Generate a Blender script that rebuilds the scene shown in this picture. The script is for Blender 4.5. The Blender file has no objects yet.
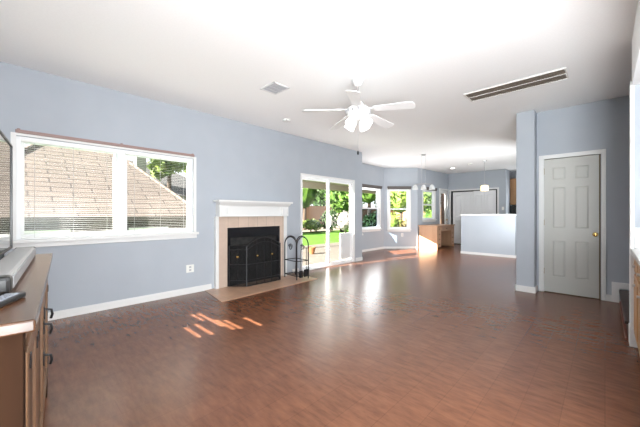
import bpy, bmesh, math, random
from mathutils import Vector, Matrix
rnd = random.Random(7)
sc = bpy.context.scene
COL = sc.collection
CEIL = 2.768

# ------------------------------------------------------------------ camera
cd = bpy.data.cameras.new('camera'); cam = bpy.data.objects.new('camera', cd); COL.objects.link(cam)
cd.sensor_width = 36; cd.lens = 36*297/640; cd.clip_start = 0.02; cd.clip_end = 300
cam.location = (0, 0, 1.2)
cam.rotation_euler = (math.radians(90), 0, math.atan(285/297))
sc.camera = cam

# ------------------------------------------------------------------ world, sun, daylight, fill lamps, exposure
w = bpy.data.worlds.new('sky'); sc.world = w; w.use_nodes = True
bg = w.node_tree.nodes['Background']
bg.inputs[0].default_value = (0.90, 0.95, 1.0, 1); bg.inputs[1].default_value = 1.5
sd = bpy.data.lights.new('sun', 'SUN'); sd.energy = 44.0; sd.angle = math.radians(0.35); sd.color = (1.0, 0.93, 0.82)
sun = bpy.data.objects.new('sun', sd); COL.objects.link(sun)
sun.rotation_euler = Vector((0.25, 1.0, -0.55)).to_track_quat('-Z', 'Y').to_euler()

def area(name, loc, direction, sx, sy, power, color=(1, 0.985, 0.96)):
    d = bpy.data.lights.new(name, 'AREA'); d.shape = 'RECTANGLE'; d.size = sx; d.size_y = sy
    d.energy = power; d.color = color
    o = bpy.data.objects.new(name, d); COL.objects.link(o); o.location = loc
    o.rotation_euler = Vector(direction).to_track_quat('-Z', 'Y').to_euler()
    return o
# added fill lamps (kitchen, behind camera, column, hall), then daylight at nook and slider
DAY = (0.935, 0.98, 1.0)
area('added_fill_kitchen', (2.95, 0.5, 1.05), (-1, 0.30, 0.60), 2.2, 1.4, 260, DAY)
area('added_fill_behind_camera', (1.15, -0.61, 0.95), (0.0, 1, 0.62), 1.6, 1.3, 365, DAY)
area('added_fill_column', (-1.05, 8.9, 1.20), (-1, 0.35, 0.12), 3.0, 0.8, 105, DAY)
area('added_fill_hall', (-1.75, 12.4, 1.6), (-0.3, -1, 0.2), 1.0, 1.3, 14, DAY)
area('daylight_nook_window', (-5.42, 8.0, 1.45), (1, 0.1, 0.30), 1.0, 1.2, 40, DAY)
area('daylight_sliding_door', (-4.47, 5.02, 1.1), (1, 0.0, 0.25), 1.6, 1.8, 13, DAY)

vs = sc.view_settings
vs.view_transform = 'Standard'; vs.look = 'None'; vs.gamma = 1; vs.use_curve_mapping = False
vs.exposure = 0.1

# ------------------------------------------------------------------ materials
def new_mat(name, color=(0.8, 0.8, 0.8), rough=0.5, metal=0.0, spec=0.5):
    m = bpy.data.materials.new(name); m.use_nodes = True
    b = m.node_tree.nodes['Principled BSDF']
    b.inputs['Base Color'].default_value = (*color, 1); b.inputs['Roughness'].default_value = rough
    b.inputs['Metallic'].default_value = metal; b.inputs['Specular IOR Level'].default_value = spec
    return m
def nd(m, t, **kw):
    n = m.node_tree.nodes.new(t)
    for k, v in kw.items(): setattr(n, k, v)
    return n
def lk(m, a, b): m.node_tree.links.new(a, b)
def coords(m, scale=(1, 1, 1), rot=(0, 0, 0), kind='Object'):
    tc = nd(m, 'ShaderNodeTexCoord'); mp = nd(m, 'ShaderNodeMapping')
    mp.inputs['Scale'].default_value = scale; mp.inputs['Rotation'].default_value = rot
    lk(m, tc.outputs[kind], mp.inputs['Vector']); return mp.outputs['Vector']
def ramp(m, fac, stops):
    r = nd(m, 'ShaderNodeValToRGB'); e = r.color_ramp.elements
    while len(e) < len(stops): e.new(0.5)
    for i, (p, c) in enumerate(stops): e[i].position = p; e[i].color = (*c, 1)
    lk(m, fac, r.inputs['Fac']); return r.outputs['Color']
def noise_mat(name, c1, c2, scale=20, stretch=(1, 1, 1), rough=0.6, bump=0.0, spec=0.5, detail=4, p=(0.35, 0.65)):
    m = new_mat(name, c1, rough, 0, spec); b = m.node_tree.nodes['Principled BSDF']
    v = coords(m, stretch); n = nd(m, 'ShaderNodeTexNoise'); n.inputs['Scale'].default_value = scale; n.inputs['Detail'].default_value = detail
    lk(m, v, n.inputs['Vector']); lk(m, ramp(m, n.outputs['Fac'], [(p[0], c1), (p[1], c2)]), b.inputs['Base Color'])
    if bump:
        bp = nd(m, 'ShaderNodeBump'); bp.inputs['Strength'].default_value = bump; bp.inputs['Distance'].default_value = 0.01
        lk(m, n.outputs['Fac'], bp.inputs['Height']); lk(m, bp.outputs['Normal'], b.inputs['Normal'])
    return m
def brick_mat(name, c1, c2, mortar, bw, bh, msize, rough=0.7, rot=(0, 0, 0), offset=0.5, grain=None, spec=0.5, bump=0.0):
    m = new_mat(name, c1, rough, 0, spec); b = m.node_tree.nodes['Principled BSDF']
    if isinstance(rot, str):
        tc = nd(m, 'ShaderNodeTexCoord'); sp = nd(m, 'ShaderNodeSeparateXYZ'); cm = nd(m, 'ShaderNodeCombineXYZ')
        lk(m, tc.outputs['Object'], sp.inputs[0]); lk(m, sp.outputs[rot[0].upper()], cm.inputs[0]); lk(m, sp.outputs[rot[1].upper()], cm.inputs[1]); v = cm.outputs[0]; rot = (0, 0, 0)
    else: v = coords(m, (1, 1, 1), rot)
    t = nd(m, 'ShaderNodeTexBrick', offset=offset)
    t.inputs['Color1'].default_value = (*c1, 1); t.inputs['Color2'].default_value = (*c2, 1); t.inputs['Mortar'].default_value = (*mortar, 1)
    t.inputs['Scale'].default_value = 1; t.inputs['Brick Width'].default_value = bw; t.inputs['Row Height'].default_value = bh
    t.inputs['Mortar Size'].default_value = msize; t.inputs['Mortar Smooth'].default_value = 0.1
    lk(m, v, t.inputs['Vector']); out = t.outputs['Color']
    if grain:
        st, sc_, lo, hi = grain
        v2 = coords(m, st, rot); n = nd(m, 'ShaderNodeTexNoise'); n.inputs['Scale'].default_value = sc_; n.inputs['Detail'].default_value = 6; n.inputs['Roughness'].default_value = 0.65
        lk(m, v2, n.inputs['Vector'])
        mx = nd(m, 'ShaderNodeMixRGB', blend_type='MULTIPLY'); mx.inputs[0].default_value = 1
        lk(m, out, mx.inputs[1]); lk(m, ramp(m, n.outputs['Fac'], [(0.3, (lo,)*3), (0.7, (hi,)*3)]), mx.inputs[2]); out = mx.outputs[0]
    lk(m, out, b.inputs['Base Color'])
    if bump:
        bp = nd(m, 'ShaderNodeBump'); bp.inputs['Strength'].default_value = bump; bp.inputs['Distance'].default_value = 0.01; bp.invert = True
        lk(m, t.outputs['Fac'], bp.inputs['Height']); lk(m, bp.outputs['Normal'], b.inputs['Normal'])
    return m
def glow_mat(name, color, strength, base=(0.9, 0.9, 0.9)):
    m = new_mat(name, base, 0.4); b = m.node_tree.nodes['Principled BSDF']
    b.inputs['Emission Color'].default_value = (*color, 1); b.inputs['Emission Strength'].default_value = strength
    return m
def glass_mat(name, tint=(1, 1, 1), refl=0.06):
    m = bpy.data.materials.new(name); m.use_nodes = True; nt = m.node_tree; nt.nodes.clear()
    o = nt.nodes.new('ShaderNodeOutputMaterial'); mx = nt.nodes.new('ShaderNodeMixShader'); mx.inputs[0].default_value = refl
    t = nt.nodes.new('ShaderNodeBsdfTransparent'); t.inputs[0].default_value = (*tint, 1)
    g = nt.nodes.new('ShaderNodeBsdfGlossy'); g.inputs['Roughness'].default_value = 0.15
    nt.links.new(t.outputs[0], mx.inputs[1]); nt.links.new(g.outputs[0], mx.inputs[2]); nt.links.new(mx.outputs[0], o.inputs[0])
    return m

M = {}
M['wall'] = noise_mat('blue_grey_wall_paint', (0.405, 0.437, 0.482), (0.42, 0.452, 0.497), 3, rough=0.75, spec=0.3)
M['ceiling'] = noise_mat('white_ceiling_paint', (0.88, 0.88, 0.88), (0.90, 0.90, 0.90), 60, rough=0.9, bump=0.05, spec=0.2)
M['trim'] = new_mat('white_trim_paint', (0.74, 0.74, 0.73), 0.4)
M['vinyl'] = new_mat('white_vinyl_frame', (0.85, 0.86, 0.87), 0.35)
M['door'] = new_mat('grey_door_paint', (0.50, 0.50, 0.47), 0.45)
M['door_gap'] = new_mat('brown_gap_fill', (0.16, 0.12, 0.06), 0.6)
M['white_door'] = new_mat('white_closet_paint', (0.78, 0.78, 0.80), 0.45)
M['dark'] = new_mat('dark_gap', (0.03, 0.03, 0.035), 0.8)
M['floor'] = brick_mat('brown_laminate_floor', (0.165, 0.066, 0.034), (0.145, 0.058, 0.030), (0.128, 0.051, 0.026), 1.25, 0.19, 0.0025, 0.27, (0, 0, math.radians(90)), 0.37, ((1.8, 8, 1), 3.0, 0.68, 1.28), 0.45)
M['glass'] = glass_mat('window_glass', (1, 1, 1), 0.008)
M['screen_glass'] = glass_mat('screened_glass', (0.50, 0.58, 0.66), 0.008)
M['slat'] = new_mat('white_blind_slat', (0.84, 0.84, 0.82), 0.5)
M['headrail'] = new_mat('brown_headrail', (0.30, 0.20, 0.18), 0.5)
M['valance'] = new_mat('taupe_folded_blind', (0.13, 0.115, 0.11), 0.7)
M['cord'] = new_mat('grey_cord', (0.55, 0.55, 0.55), 0.8)
M['tile'] = brick_mat('beige_surround_tile', (0.60, 0.47, 0.385), (0.55, 0.425, 0.345), (0.40, 0.31, 0.25), 0.19, 1.4, 0.004, 0.35, 'yz', 0.0, ((1, 1, 1), 9, 0.92, 1.05))
M['hearth'] = brick_mat('tan_hearth_tile', (0.50, 0.315, 0.215), (0.46, 0.285, 0.19), (0.36, 0.24, 0.17), 0.305, 0.305, 0.004, 0.3, (0, 0, 0), 0.0, ((1, 1, 1), 7, 0.85, 1.12))
M['firebox'] = noise_mat('near_black_firebrick', (0.012, 0.012, 0.012), (0.03, 0.028, 0.026), 14, rough=0.9)  # mottled near-black tone of the firebox
M['black_metal'] = new_mat('black_metal', (0.022, 0.022, 0.024), 0.38, 0.4)
M['hood_black'] = new_mat('black_fireplace_face', (0.010, 0.010, 0.012), 0.25)
M['brass'] = new_mat('brass', (0.72, 0.50, 0.18), 0.25, 1.0)
M['chrome'] = new_mat('brushed_nickel', (0.55, 0.55, 0.55), 0.3, 1.0)
mm = bpy.data.materials.new('black_screen_mesh'); mm.use_nodes = True; nt = mm.node_tree; nt.nodes.clear()
o_ = nt.nodes.new('ShaderNodeOutputMaterial'); x_ = nt.nodes.new('ShaderNodeMixShader'); x_.inputs[0].default_value = 0.62
t_ = nt.nodes.new('ShaderNodeBsdfTransparent'); d_ = nt.nodes.new('ShaderNodeBsdfDiffuse'); d_.inputs[0].default_value = (0.02, 0.02, 0.021, 1)
nt.links.new(t_.outputs[0], x_.inputs[1]); nt.links.new(d_.outputs[0], x_.inputs[2]); nt.links.new(x_.outputs[0], o_.inputs[0]); M['mesh'] = mm
M['oak'] = noise_mat('oak_wood', (0.33, 0.165, 0.07), (0.47, 0.26, 0.12), 5, (1, 1, 0.12), 0.45, p=(0.3, 0.7), detail=6)
M['desk_oak'] = noise_mat('light_oak_wood', (0.45, 0.255, 0.15), (0.56, 0.34, 0.21), 5, (1, 1, 0.15), 0.45, p=(0.3, 0.7), detail=6)
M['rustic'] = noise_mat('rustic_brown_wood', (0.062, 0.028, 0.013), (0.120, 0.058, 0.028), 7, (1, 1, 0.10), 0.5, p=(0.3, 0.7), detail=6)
M['rustic_shaded'] = noise_mat('shaded_dark_plank_wood', (0.020, 0.009, 0.005), (0.045, 0.021, 0.011), 7, (1, 1, 0.10), 0.9, p=(0.3, 0.7), detail=6, spec=0.08)  # dark planks, blackened further to stand in for shadow on the near end
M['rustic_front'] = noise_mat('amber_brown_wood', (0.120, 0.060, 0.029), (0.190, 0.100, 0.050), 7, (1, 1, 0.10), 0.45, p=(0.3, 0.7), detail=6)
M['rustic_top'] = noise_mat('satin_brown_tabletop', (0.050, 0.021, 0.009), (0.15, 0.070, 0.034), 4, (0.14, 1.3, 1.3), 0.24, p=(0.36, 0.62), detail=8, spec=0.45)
M['iron'] = new_mat('black_iron_pull', (0.02, 0.02, 0.022), 0.35, 0.6)
M['tv_black'] = new_mat('black_tv_bezel', (0.012, 0.012, 0.013), 0.3)
M['tv_screen'] = new_mat('glossy_tv_screen', (0.012, 0.013, 0.015), 0.06, 0, 0.8)
M['silver'] = new_mat('silver_plastic', (0.42, 0.42, 0.42), 0.4, 0.3)
M['grille_cloth'] = noise_mat('grey_speaker_grille', (0.30, 0.30, 0.31), (0.42, 0.42, 0.43), 300, rough=0.6)
M['black_plastic'] = new_mat('black_plastic', (0.012, 0.012, 0.013), 0.35)
M['button'] = new_mat('grey_button', (0.30, 0.32, 0.36), 0.5)
M['white_plastic'] = new_mat('white_plastic', (0.78, 0.78, 0.74), 0.4)
M['fan_white'] = new_mat('white_fan_enamel', (0.70, 0.70, 0.70), 0.35)
M['fan_blade'] = new_mat('white_fan_blade', (0.78, 0.78, 0.78), 0.5)
M['shade_lit'] = glow_mat('lit_frosted_shade', (1, 0.98, 0.95), 0.9)
M['amber_lit'] = glow_mat('lit_amber_glass', (1.0, 0.80, 0.45), 1.1, (0.8, 0.7, 0.5))
M['bulb'] = glow_mat('lit_bulb', (1, 0.96, 0.88), 3)
M['frost'] = new_mat('pale_frosted_glass', (0.75, 0.76, 0.76), 0.3)
M['can_lit'] = glow_mat('lit_downlight', (1, 0.97, 0.92), 5)
M['grille_white'] = new_mat('off_white_register', (0.70, 0.69, 0.66), 0.5)
M['grille_dark'] = noise_mat('dark_grille_mesh', (0.13, 0.105, 0.08), (0.27, 0.23, 0.185), 60, rough=0.8)
M['louver'] = new_mat('grey_register_louver', (0.42, 0.42, 0.44), 0.5)
M['counter'] = noise_mat('white_counter_stone', (0.70, 0.69, 0.67), (0.80, 0.79, 0.77), 25, rough=0.25)
M['backsplash'] = brick_mat('white_backsplash_tile', (0.74, 0.75, 0.74), (0.72, 0.73, 0.72), (0.6, 0.6, 0.6), 0.15, 0.15, 0.003, 0.25, 'xz', 0.0)
M['stair'] = noise_mat('dark_stair_wood', (0.035, 0.018, 0.013), (0.075, 0.036, 0.024), 8, (0.3, 1, 1), 0.35)
M['stair_nose'] = new_mat('red_brown_nosing', (0.16, 0.055, 0.035), 0.35)
M['shingle'] = brick_mat('tan_roof_shingle', (0.135, 0.113, 0.097), (0.112, 0.094, 0.081), (0.040, 0.032, 0.028), 0.75, 0.19, 0.016, 0.9, (0, 0, math.radians(90)), 0.5, ((1, 1, 1), 1.5, 0.88, 1.12))
M['gshingle'] = brick_mat('grey_roof_shingle', (0.094, 0.096, 0.099), (0.081, 0.083, 0.086), (0.052, 0.052, 0.055), 0.4, 0.14, 0.012, 0.9, (0, 0, math.radians(90)))
M['brickwall'] = brick_mat('brown_brick', (0.061, 0.047, 0.036), (0.047, 0.036, 0.029), (0.086, 0.079, 0.072), 0.22, 0.075, 0.01, 0.9, 'yz')
M['pinkbrick'] = brick_mat('pink_brick', (0.173, 0.097, 0.079), (0.144, 0.079, 0.065), (0.198, 0.162, 0.144), 0.22, 0.075, 0.01, 0.9, 'xz')
M['gutter'] = new_mat('brown_gutter', (0.058, 0.043, 0.032), 0.5)
M['siding'] = brick_mat('white_siding', (0.259, 0.259, 0.252), (0.252, 0.252, 0.245), (0.180, 0.180, 0.180), 6, 0.18, 0.012, 0.6, 'yz')
M['concrete'] = noise_mat('pale_concrete', (0.094, 0.082, 0.069), (0.112, 0.101, 0.086), 3, rough=0.9)
M['grass'] = noise_mat('green_lawn', (0.045, 0.122, 0.016), (0.090, 0.189, 0.027), 9, rough=0.9, spec=0.1, detail=8)
M['mulch'] = noise_mat('pale_gravel_bed', (0.151, 0.122, 0.090), (0.209, 0.180, 0.144), 6, rough=0.95)
M['fence'] = noise_mat('cedar_fence', (0.241, 0.123, 0.062), (0.323, 0.183, 0.104), 4, (2, 2, 0.2), 0.85)
M['beam'] = new_mat('tan_patio_beam', (0.449, 0.406, 0.319), 0.7)
M['soffit'] = new_mat('taupe_patio_soffit', (0.398, 0.362, 0.319), 0.8)
M['bark'] = noise_mat('bark', (0.045, 0.032, 0.023), (0.086, 0.063, 0.045), 9, (1, 1, 0.3), 0.95)
M['terracotta'] = new_mat('orange_terracotta', (0.198, 0.079, 0.025), 0.7)
M['soil'] = new_mat('soil', (0.05, 0.035, 0.025), 0.95)
def leaf_mat(name, a, b):
    m = noise_mat(name, a, b, 2.2, rough=0.6, spec=0.3, detail=6, p=(0.38, 0.62))
    return m
M['leaf_mid'] = leaf_mat('mid_green_leaf', (0.020, 0.061, 0.008), (0.090, 0.171, 0.025))
M['leaf_bright'] = leaf_mat('bright_green_leaf', (0.054, 0.113, 0.013), (0.189, 0.252, 0.054))
M['leaf_dark'] = leaf_mat('dark_green_leaf', (0.010, 0.027, 0.007), (0.034, 0.068, 0.016))
M['leaf_brown'] = leaf_mat('brown_green_leaf', (0.068, 0.050, 0.023), (0.153, 0.149, 0.054))
M['petal'] = leaf_mat('white_petals', (0.162, 0.151, 0.146), (0.230, 0.216, 0.216))

# ------------------------------------------------------------------ mesh helpers
WM = {}
class MB:
    def __init__(s): s.bm = bmesh.new()
    def box(s, x0, x1, y0, y1, z0, z1):
        x0, x1 = min(x0, x1), max(x0, x1); y0, y1 = min(y0, y1), max(y0, y1); z0, z1 = min(z0, z1), max(z0, z1)
        v = [s.bm.verts.new((x, y, z)) for z in (z0, z1) for x, y in ((x0, y0), (x1, y0), (x1, y1), (x0, y1))]
        for f in ((3, 2, 1, 0), (4, 5, 6, 7), (0, 1, 5, 4), (1, 2, 6, 5), (2, 3, 7, 6), (3, 0, 4, 7)): s.bm.faces.new([v[i] for i in f])
        return s
    def prism(s, pts, a, b, axis='z'):
        def P(u, v_, t): return {'z': (u, v_, t), 'x': (t, u, v_), 'y': (u, t, v_)}[axis]
        lo = [s.bm.verts.new(P(u, v_, a)) for u, v_ in pts]; hi = [s.bm.verts.new(P(u, v_, b)) for u, v_ in pts]
        n = len(pts); s.bm.faces.new(lo[::-1]); s.bm.faces.new(hi)
        for i in range(n): s.bm.faces.new((lo[i], lo[(i+1) % n], hi[(i+1) % n], hi[i]))
        return s
    def hull(s, verts, faces):
        v = [s.bm.verts.new(p) for p in verts]
        for f in faces: s.bm.faces.new([v[i] for i in f])
        return s
    def tube(s, pts, r, seg=8, closed=False, r2=None):
        pts = [Vector(p) for p in pts]; n = len(pts); rings = []
        up = None
        for i, p in enumerate(pts):
            if closed: d = pts[(i+1) % n]-pts[i-1]
            else: d = pts[min(i+1, n-1)]-pts[max(i-1, 0)]
            d.normalize()
            if up is None:
                up = Vector((0, 0, 1)) if abs(d.z) < 0.9 else Vector((1, 0, 0))
            a = d.cross(up); a = a.normalized() if a.length > 1e-6 else Vector((1, 0, 0)).cross(d).normalized()
            b = a.cross(d).normalized(); up = b
            rr = r if r2 is None else r+(r2-r)*i/(n-1)
            rings.append([s.bm.verts.new(p+a*math.cos(2*math.pi*k/seg)*rr+b*math.sin(2*math.pi*k/seg)*rr) for k in range(seg)])
        for i in range(n if closed else n-1):
            A, B = rings[i], rings[(i+1) % n]
            for k in range(seg): s.bm.faces.new((A[k], A[(k+1) % seg], B[(k+1) % seg], B[k]))
        if not closed: s.bm.faces.new(rings[0][::-1]); s.bm.faces.new(rings[-1])
        return s
    def lathe(s, prof, c=(0, 0, 0), seg=24, mat=None):
        rings = []
        for r, z in prof:
            ring = []
            for k in range(seg):
                a = 2*math.pi*k/seg; p = Vector((r*math.cos(a), r*math.sin(a), z))
                if mat: p = mat @ p
                ring.append(s.bm.verts.new(p+Vector(c)))
            rings.append(ring)
        for A, B in zip(rings, rings[1:]):
            for k in range(seg): s.bm.faces.new((A[k], A[(k+1) % seg], B[(k+1) % seg], B[k]))
        s.bm.faces.new(rings[0][::-1]); s.bm.faces.new(rings[-1])
        return s
    def build(s, name, mat, parent=None, F=None, bevel=0, smooth=False, org=None):
        bm = s.bm
        if F is not None: bm.transform(F)
        bmesh.ops.recalc_face_normals(bm, faces=bm.faces)
        o = bpy.data.objects.new(name, None if False else bpy.data.meshes.new(name))
        if parent is not None: base = WM[parent.name]; bm.transform(base.inverted()); WM[o.name] = base.copy()
        else:
            if org is None:
                xs = [v.co for v in bm.verts]
                org = ((min(p.x for p in xs)+max(p.x for p in xs))/2, (min(p.y for p in xs)+max(p.y for p in xs))/2, min(p.z for p in xs))
            bm.transform(Matrix.Translation(-Vector(org))); o.location = org; WM[o.name] = Matrix.Translation(org)
        bm.to_mesh(o.data); bm.free()
        if smooth:
            for p in o.data.polygons: p.use_smooth = True
            o.data.set_sharp_from_angle(angle=math.radians(40))
        o.data.materials.append(M[mat] if isinstance(mat, str) else mat)
        COL.objects.link(o)
        if parent is not None: o.parent = parent
        if bevel:
            b = o.modifiers.new('bevel', 'BEVEL'); b.width = bevel; b.segments = 2; b.limit_method = 'ANGLE'; b.angle_limit = math.radians(40)
        return o

def thing(name, label, cat, loc=(0, 0, 0), rz=0, group=None, kind=None):
    o = bpy.data.objects.new(name, None); COL.objects.link(o); o.location = loc; o.rotation_euler = (0, 0, rz)
    o.empty_display_size = 0.1
    WM[o.name] = Matrix.Translation(loc) @ Matrix.Rotation(rz, 4, 'Z')
    return tag(o, label, cat, group, kind)
def tag(o, label=None, cat=None, group=None, kind=None):
    if label: o['label'] = label
    if cat: o['category'] = cat
    if group: o['group'] = group
    if kind: o['kind'] = kind
    return o
def struct(o, label, cat): return tag(o, label, cat, None, 'structure')
def frame(p, q):
    d = Vector((q[0]-p[0], q[1]-p[1], 0)); return Matrix.Translation((p[0], p[1], 0)) @ Matrix.Rotation(math.atan2(d.y, d.x), 4, 'Z')
def length(p, q): return math.hypot(q[0]-p[0], q[1]-p[1])
def dup(root, loc, rz=None):
    r = root.copy(); COL.objects.link(r); r.location = loc
    if rz is not None: r.rotation_euler = (0, 0, rz)
    for ch in list(root.children):
        c = ch.copy(); COL.objects.link(c); c.parent = r
        for g in list(ch.children):
            k = g.copy(); COL.objects.link(k); k.parent = c
    return r

# ------------------------------------------------------------------ setting: shell
# local frame of every wall: x along it, y outwards, z up (room is on the -y side)
TH = 0.12
def wall(name, p, q, label, holes=(), z0=0.0, z1=CEIL, th=TH, mat='wall', ext=(0, 0)):
    L = length(p, q); m = MB(); F = frame(p, q)
    ss = sorted({-ext[0], L+ext[1]} | {h[0] for h in holes} | {h[1] for h in holes})
    for a, b in zip(ss, ss[1:]):
        hs = sorted([h for h in holes if h[0] <= a+1e-6 and h[1] >= b-1e-6], key=lambda h: h[2]); z = z0
        for h in hs:
            if h[2] > z+1e-6: m.box(a, b, 0, th, z, h[2])
            z = h[3]
        if z < z1-1e-6: m.box(a, b, 0, th, z, z1)
    o = m.build(name, mat, F=F); return struct(o, label, 'wall')
def baseboard(name, p, q, label, spans, h=0.09):
    m = MB()
    for a, b in spans:
        m.box(a, b, -0.014, 0, 0, h-0.015); m.box(a, b, -0.009, 0, h-0.015, h)
    return struct(m.build(name, 'trim', F=frame(p, q)), label, 'baseboard')

BK0, BK1 = (3.0, -0.6), (-4.5, -0.6)
L0, L1 = (-4.5, -0.6), (-4.5, 6.25)
A0, A1 = (-4.5, 6.25), (-5.45, 7.2)
N0, N1 = (-5.45, 7.2), (-5.45, 8.85)
R0, R1 = (-5.45, 8.85), (-4.64, 9.66)
E0, E1 = (-4.64, 9.66), (-4.5, 12.05)
G0, G1 = (-4.5, 12.05), (-2.51, 12.05)
H0, H1 = (-2.51, 12.95), (-1.0, 12.95)
poly = [(3.1, -0.7), (-4.6, -0.7), (-4.6, 6.3), (-5.55, 7.16), (-5.55, 8.9), (-4.74, 9.7), (-4.6, 12.15), (-2.6, 12.15), (-2.6, 13.05), (-0.7, 13.05), (-0.7, 5.78), (3.1, 5.78)]
struct(MB().prism(poly, -0.12, 0.0).build('floor', 'floor', org=(0, 0, 0)), 'glossy brown wood plank floor running through the whole room', 'floor')
struct(MB().prism(poly, CEIL, CEIL+0.15).build('ceiling', 'ceiling'), 'flat white painted ceiling over the whole room', 'ceiling')

# window openings in local (s0,s1,z0,z1)
W_LEFT = (0.64, 2.52, 0.915, 2.03)        # Y .04 .. 1.92
SLIDE = (4.735, 6.50, 0.0, 2.0)
SB0 = 2.9+2.6                               # back wall: x = 3 - s
W_BACK = (5.50, 7.15, 0.62, 1.90)
W_BACK_ADDED = (0.95, 2.75, 0.25, 2.10)
W_A = (0.22, 1.16, 0.66, 2.05)
W_N = (0.25, 1.36, 0.70, 2.03)
W_R = (0.16, 0.86, 0.665, 2.04)
W_E = (0.38, 1.26, 0.98, 2.05)
D_E = (1.67, 2.33, 0.0, 2.10)
CL = (0.11, 1.72, 0.0, 2.08)

wall('wall_left', L0, L1, 'long blue grey wall with window, fireplace and sliding door', [W_LEFT, SLIDE])
wall('wall_behind_camera', BK0, BK1, 'blue grey wall behind the tall wooden console', [W_BACK, W_BACK_ADDED], ext=(0.12, 0.12))
wall('wall_bay_near', A0, A1, 'near angled blue grey wall of the bay nook', [W_A])
wall('wall_bay_middle', N0, N1, 'middle blue grey wall of the bay nook below window', [W_N], ext=(0.05, 0.05))
wall('wall_bay_far', R0, R1, 'far angled blue grey wall of the bay nook with outlet', [W_R])
wall('wall_desk', E0, E1, 'blue grey wall behind the built-in oak desk', [W_E, D_E])
wall('wall_far', G0, G1, 'far blue grey end wall with the white closet doors', [CL], ext=(0.1, 0.0))
struct(MB().box(-2.63, -2.512, 12.171, 13.0, 0, CEIL).build('wall_hall_side', 'wall'), 'short side wall at the kitchen opening beyond closet', 'wall')
wall('wall_hall_end', H0, H1, 'shaded wall behind the oak wall cabinet', ext=(0.1, 0.3))
struct(MB().box(-1.0, -0.765, 5.46, 13.0, 0, CEIL).build('wall_column', 'wall', bevel=0.012), 'blue grey wall end like a column left of the grey door', 'wall')
DW0, DW1 = (-0.765, 5.68), (3.0, 5.68)
D_H = (0.088, 0.722, 0.0, 2.03)
wall('wall_door', DW0, DW1, 'blue grey wall around the grey six panel door', [D_H], ext=(0.02, 0.1))
W_KIT_ADDED = (4.0, 6.2, 0.30, 2.1)               # wall_kitchen: Y = 5.7 - s
wall('wall_kitchen', (3.0, 5.7), (3.0, -0.6), 'blue grey kitchen side wall with added window', [W_KIT_ADDED], ext=(0.0, 0.1))
struct(MB().box(0.19, 3.0, 3.9, 4.02, 0, CEIL).build('wall_bar', 'wall'), 'blue grey wall end beside the stairs above counter', 'wall')
struct(MB().box(0.85, 0.97, 1.9, 3.9, 0, CEIL).build('wall_bar_blocker', 'wall'), 'added unseen blue grey wall blocking light to the bar end', 'wall')  # unseen wall added to keep kitchen light off the bar end
struct(MB().box(0.175, 0.85, 1.9, 3.9, 2.356, CEIL).build('trim_soffit', 'ceiling'), 'white soffit above the counter at right edge', 'soffit')
struct(MB().box(0.165, 0.192, 3.885, 4.035, 0.11, 2.40).build('trim_corner', 'trim', bevel=0.004), 'tall white corner trim at the end of the bar wall', 'trim')
struct(MB().box(0.160, 0.30, 3.87, 4.05, 0, 0.17).build('trim_plinth', 'trim', bevel=0.004), 'small white plinth at the foot of the corner trim', 'trim')
# closet back coloured near black in place of the shade inside
struct(MB().box(-4.5, -2.64, 12.60, 12.70, 0, CEIL).build('wall_closet_back', 'dark'), 'closet back coloured dark as shade behind white bifold doors', 'wall')

baseboard('baseboard_left', L0, L1, 'white baseboard along the long left wall', [(0.0, 2.80), (4.49, 4.66), (6.57, 6.85)])
baseboard('baseboard_bay_middle', N0, N1, 'white baseboard under the middle bay window', [(0, 1.65)], 0.07)
baseboard('baseboard_bay_far', R0, R1, 'white baseboard under the far bay window', [(0, 1.146)], 0.07)
struct(MB().box(-1.014, -0.765, 5.446, 5.46, 0, 0.09).box(-0.765, -0.751, 5.446, 5.68, 0, 0.09).box(-1.014, -1.0, 5.446, 6.0, 0, 0.09).build('baseboard_column', 'trim', bevel=0.003), 'white baseboard wrapping the foot of the column', 'baseboard')
struct(MB().box(0.012, 0.14, 5.666, 5.68, 0, 0.09).box(0.065, 0.14, 5.664, 5.68, 0, 0.19).box(0.065, 0.42, 5.664, 5.68, 0.19, 0.27).box(0.36, 0.42, 5.664, 5.68, 0.19, 0.45).box(0.36, 1.0, 5.664, 5.68, 0.37, 0.45).build('baseboard_door', 'trim', bevel=0.002), 'white baseboard stepping up the stairs beside grey door', 'baseboard')

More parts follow.
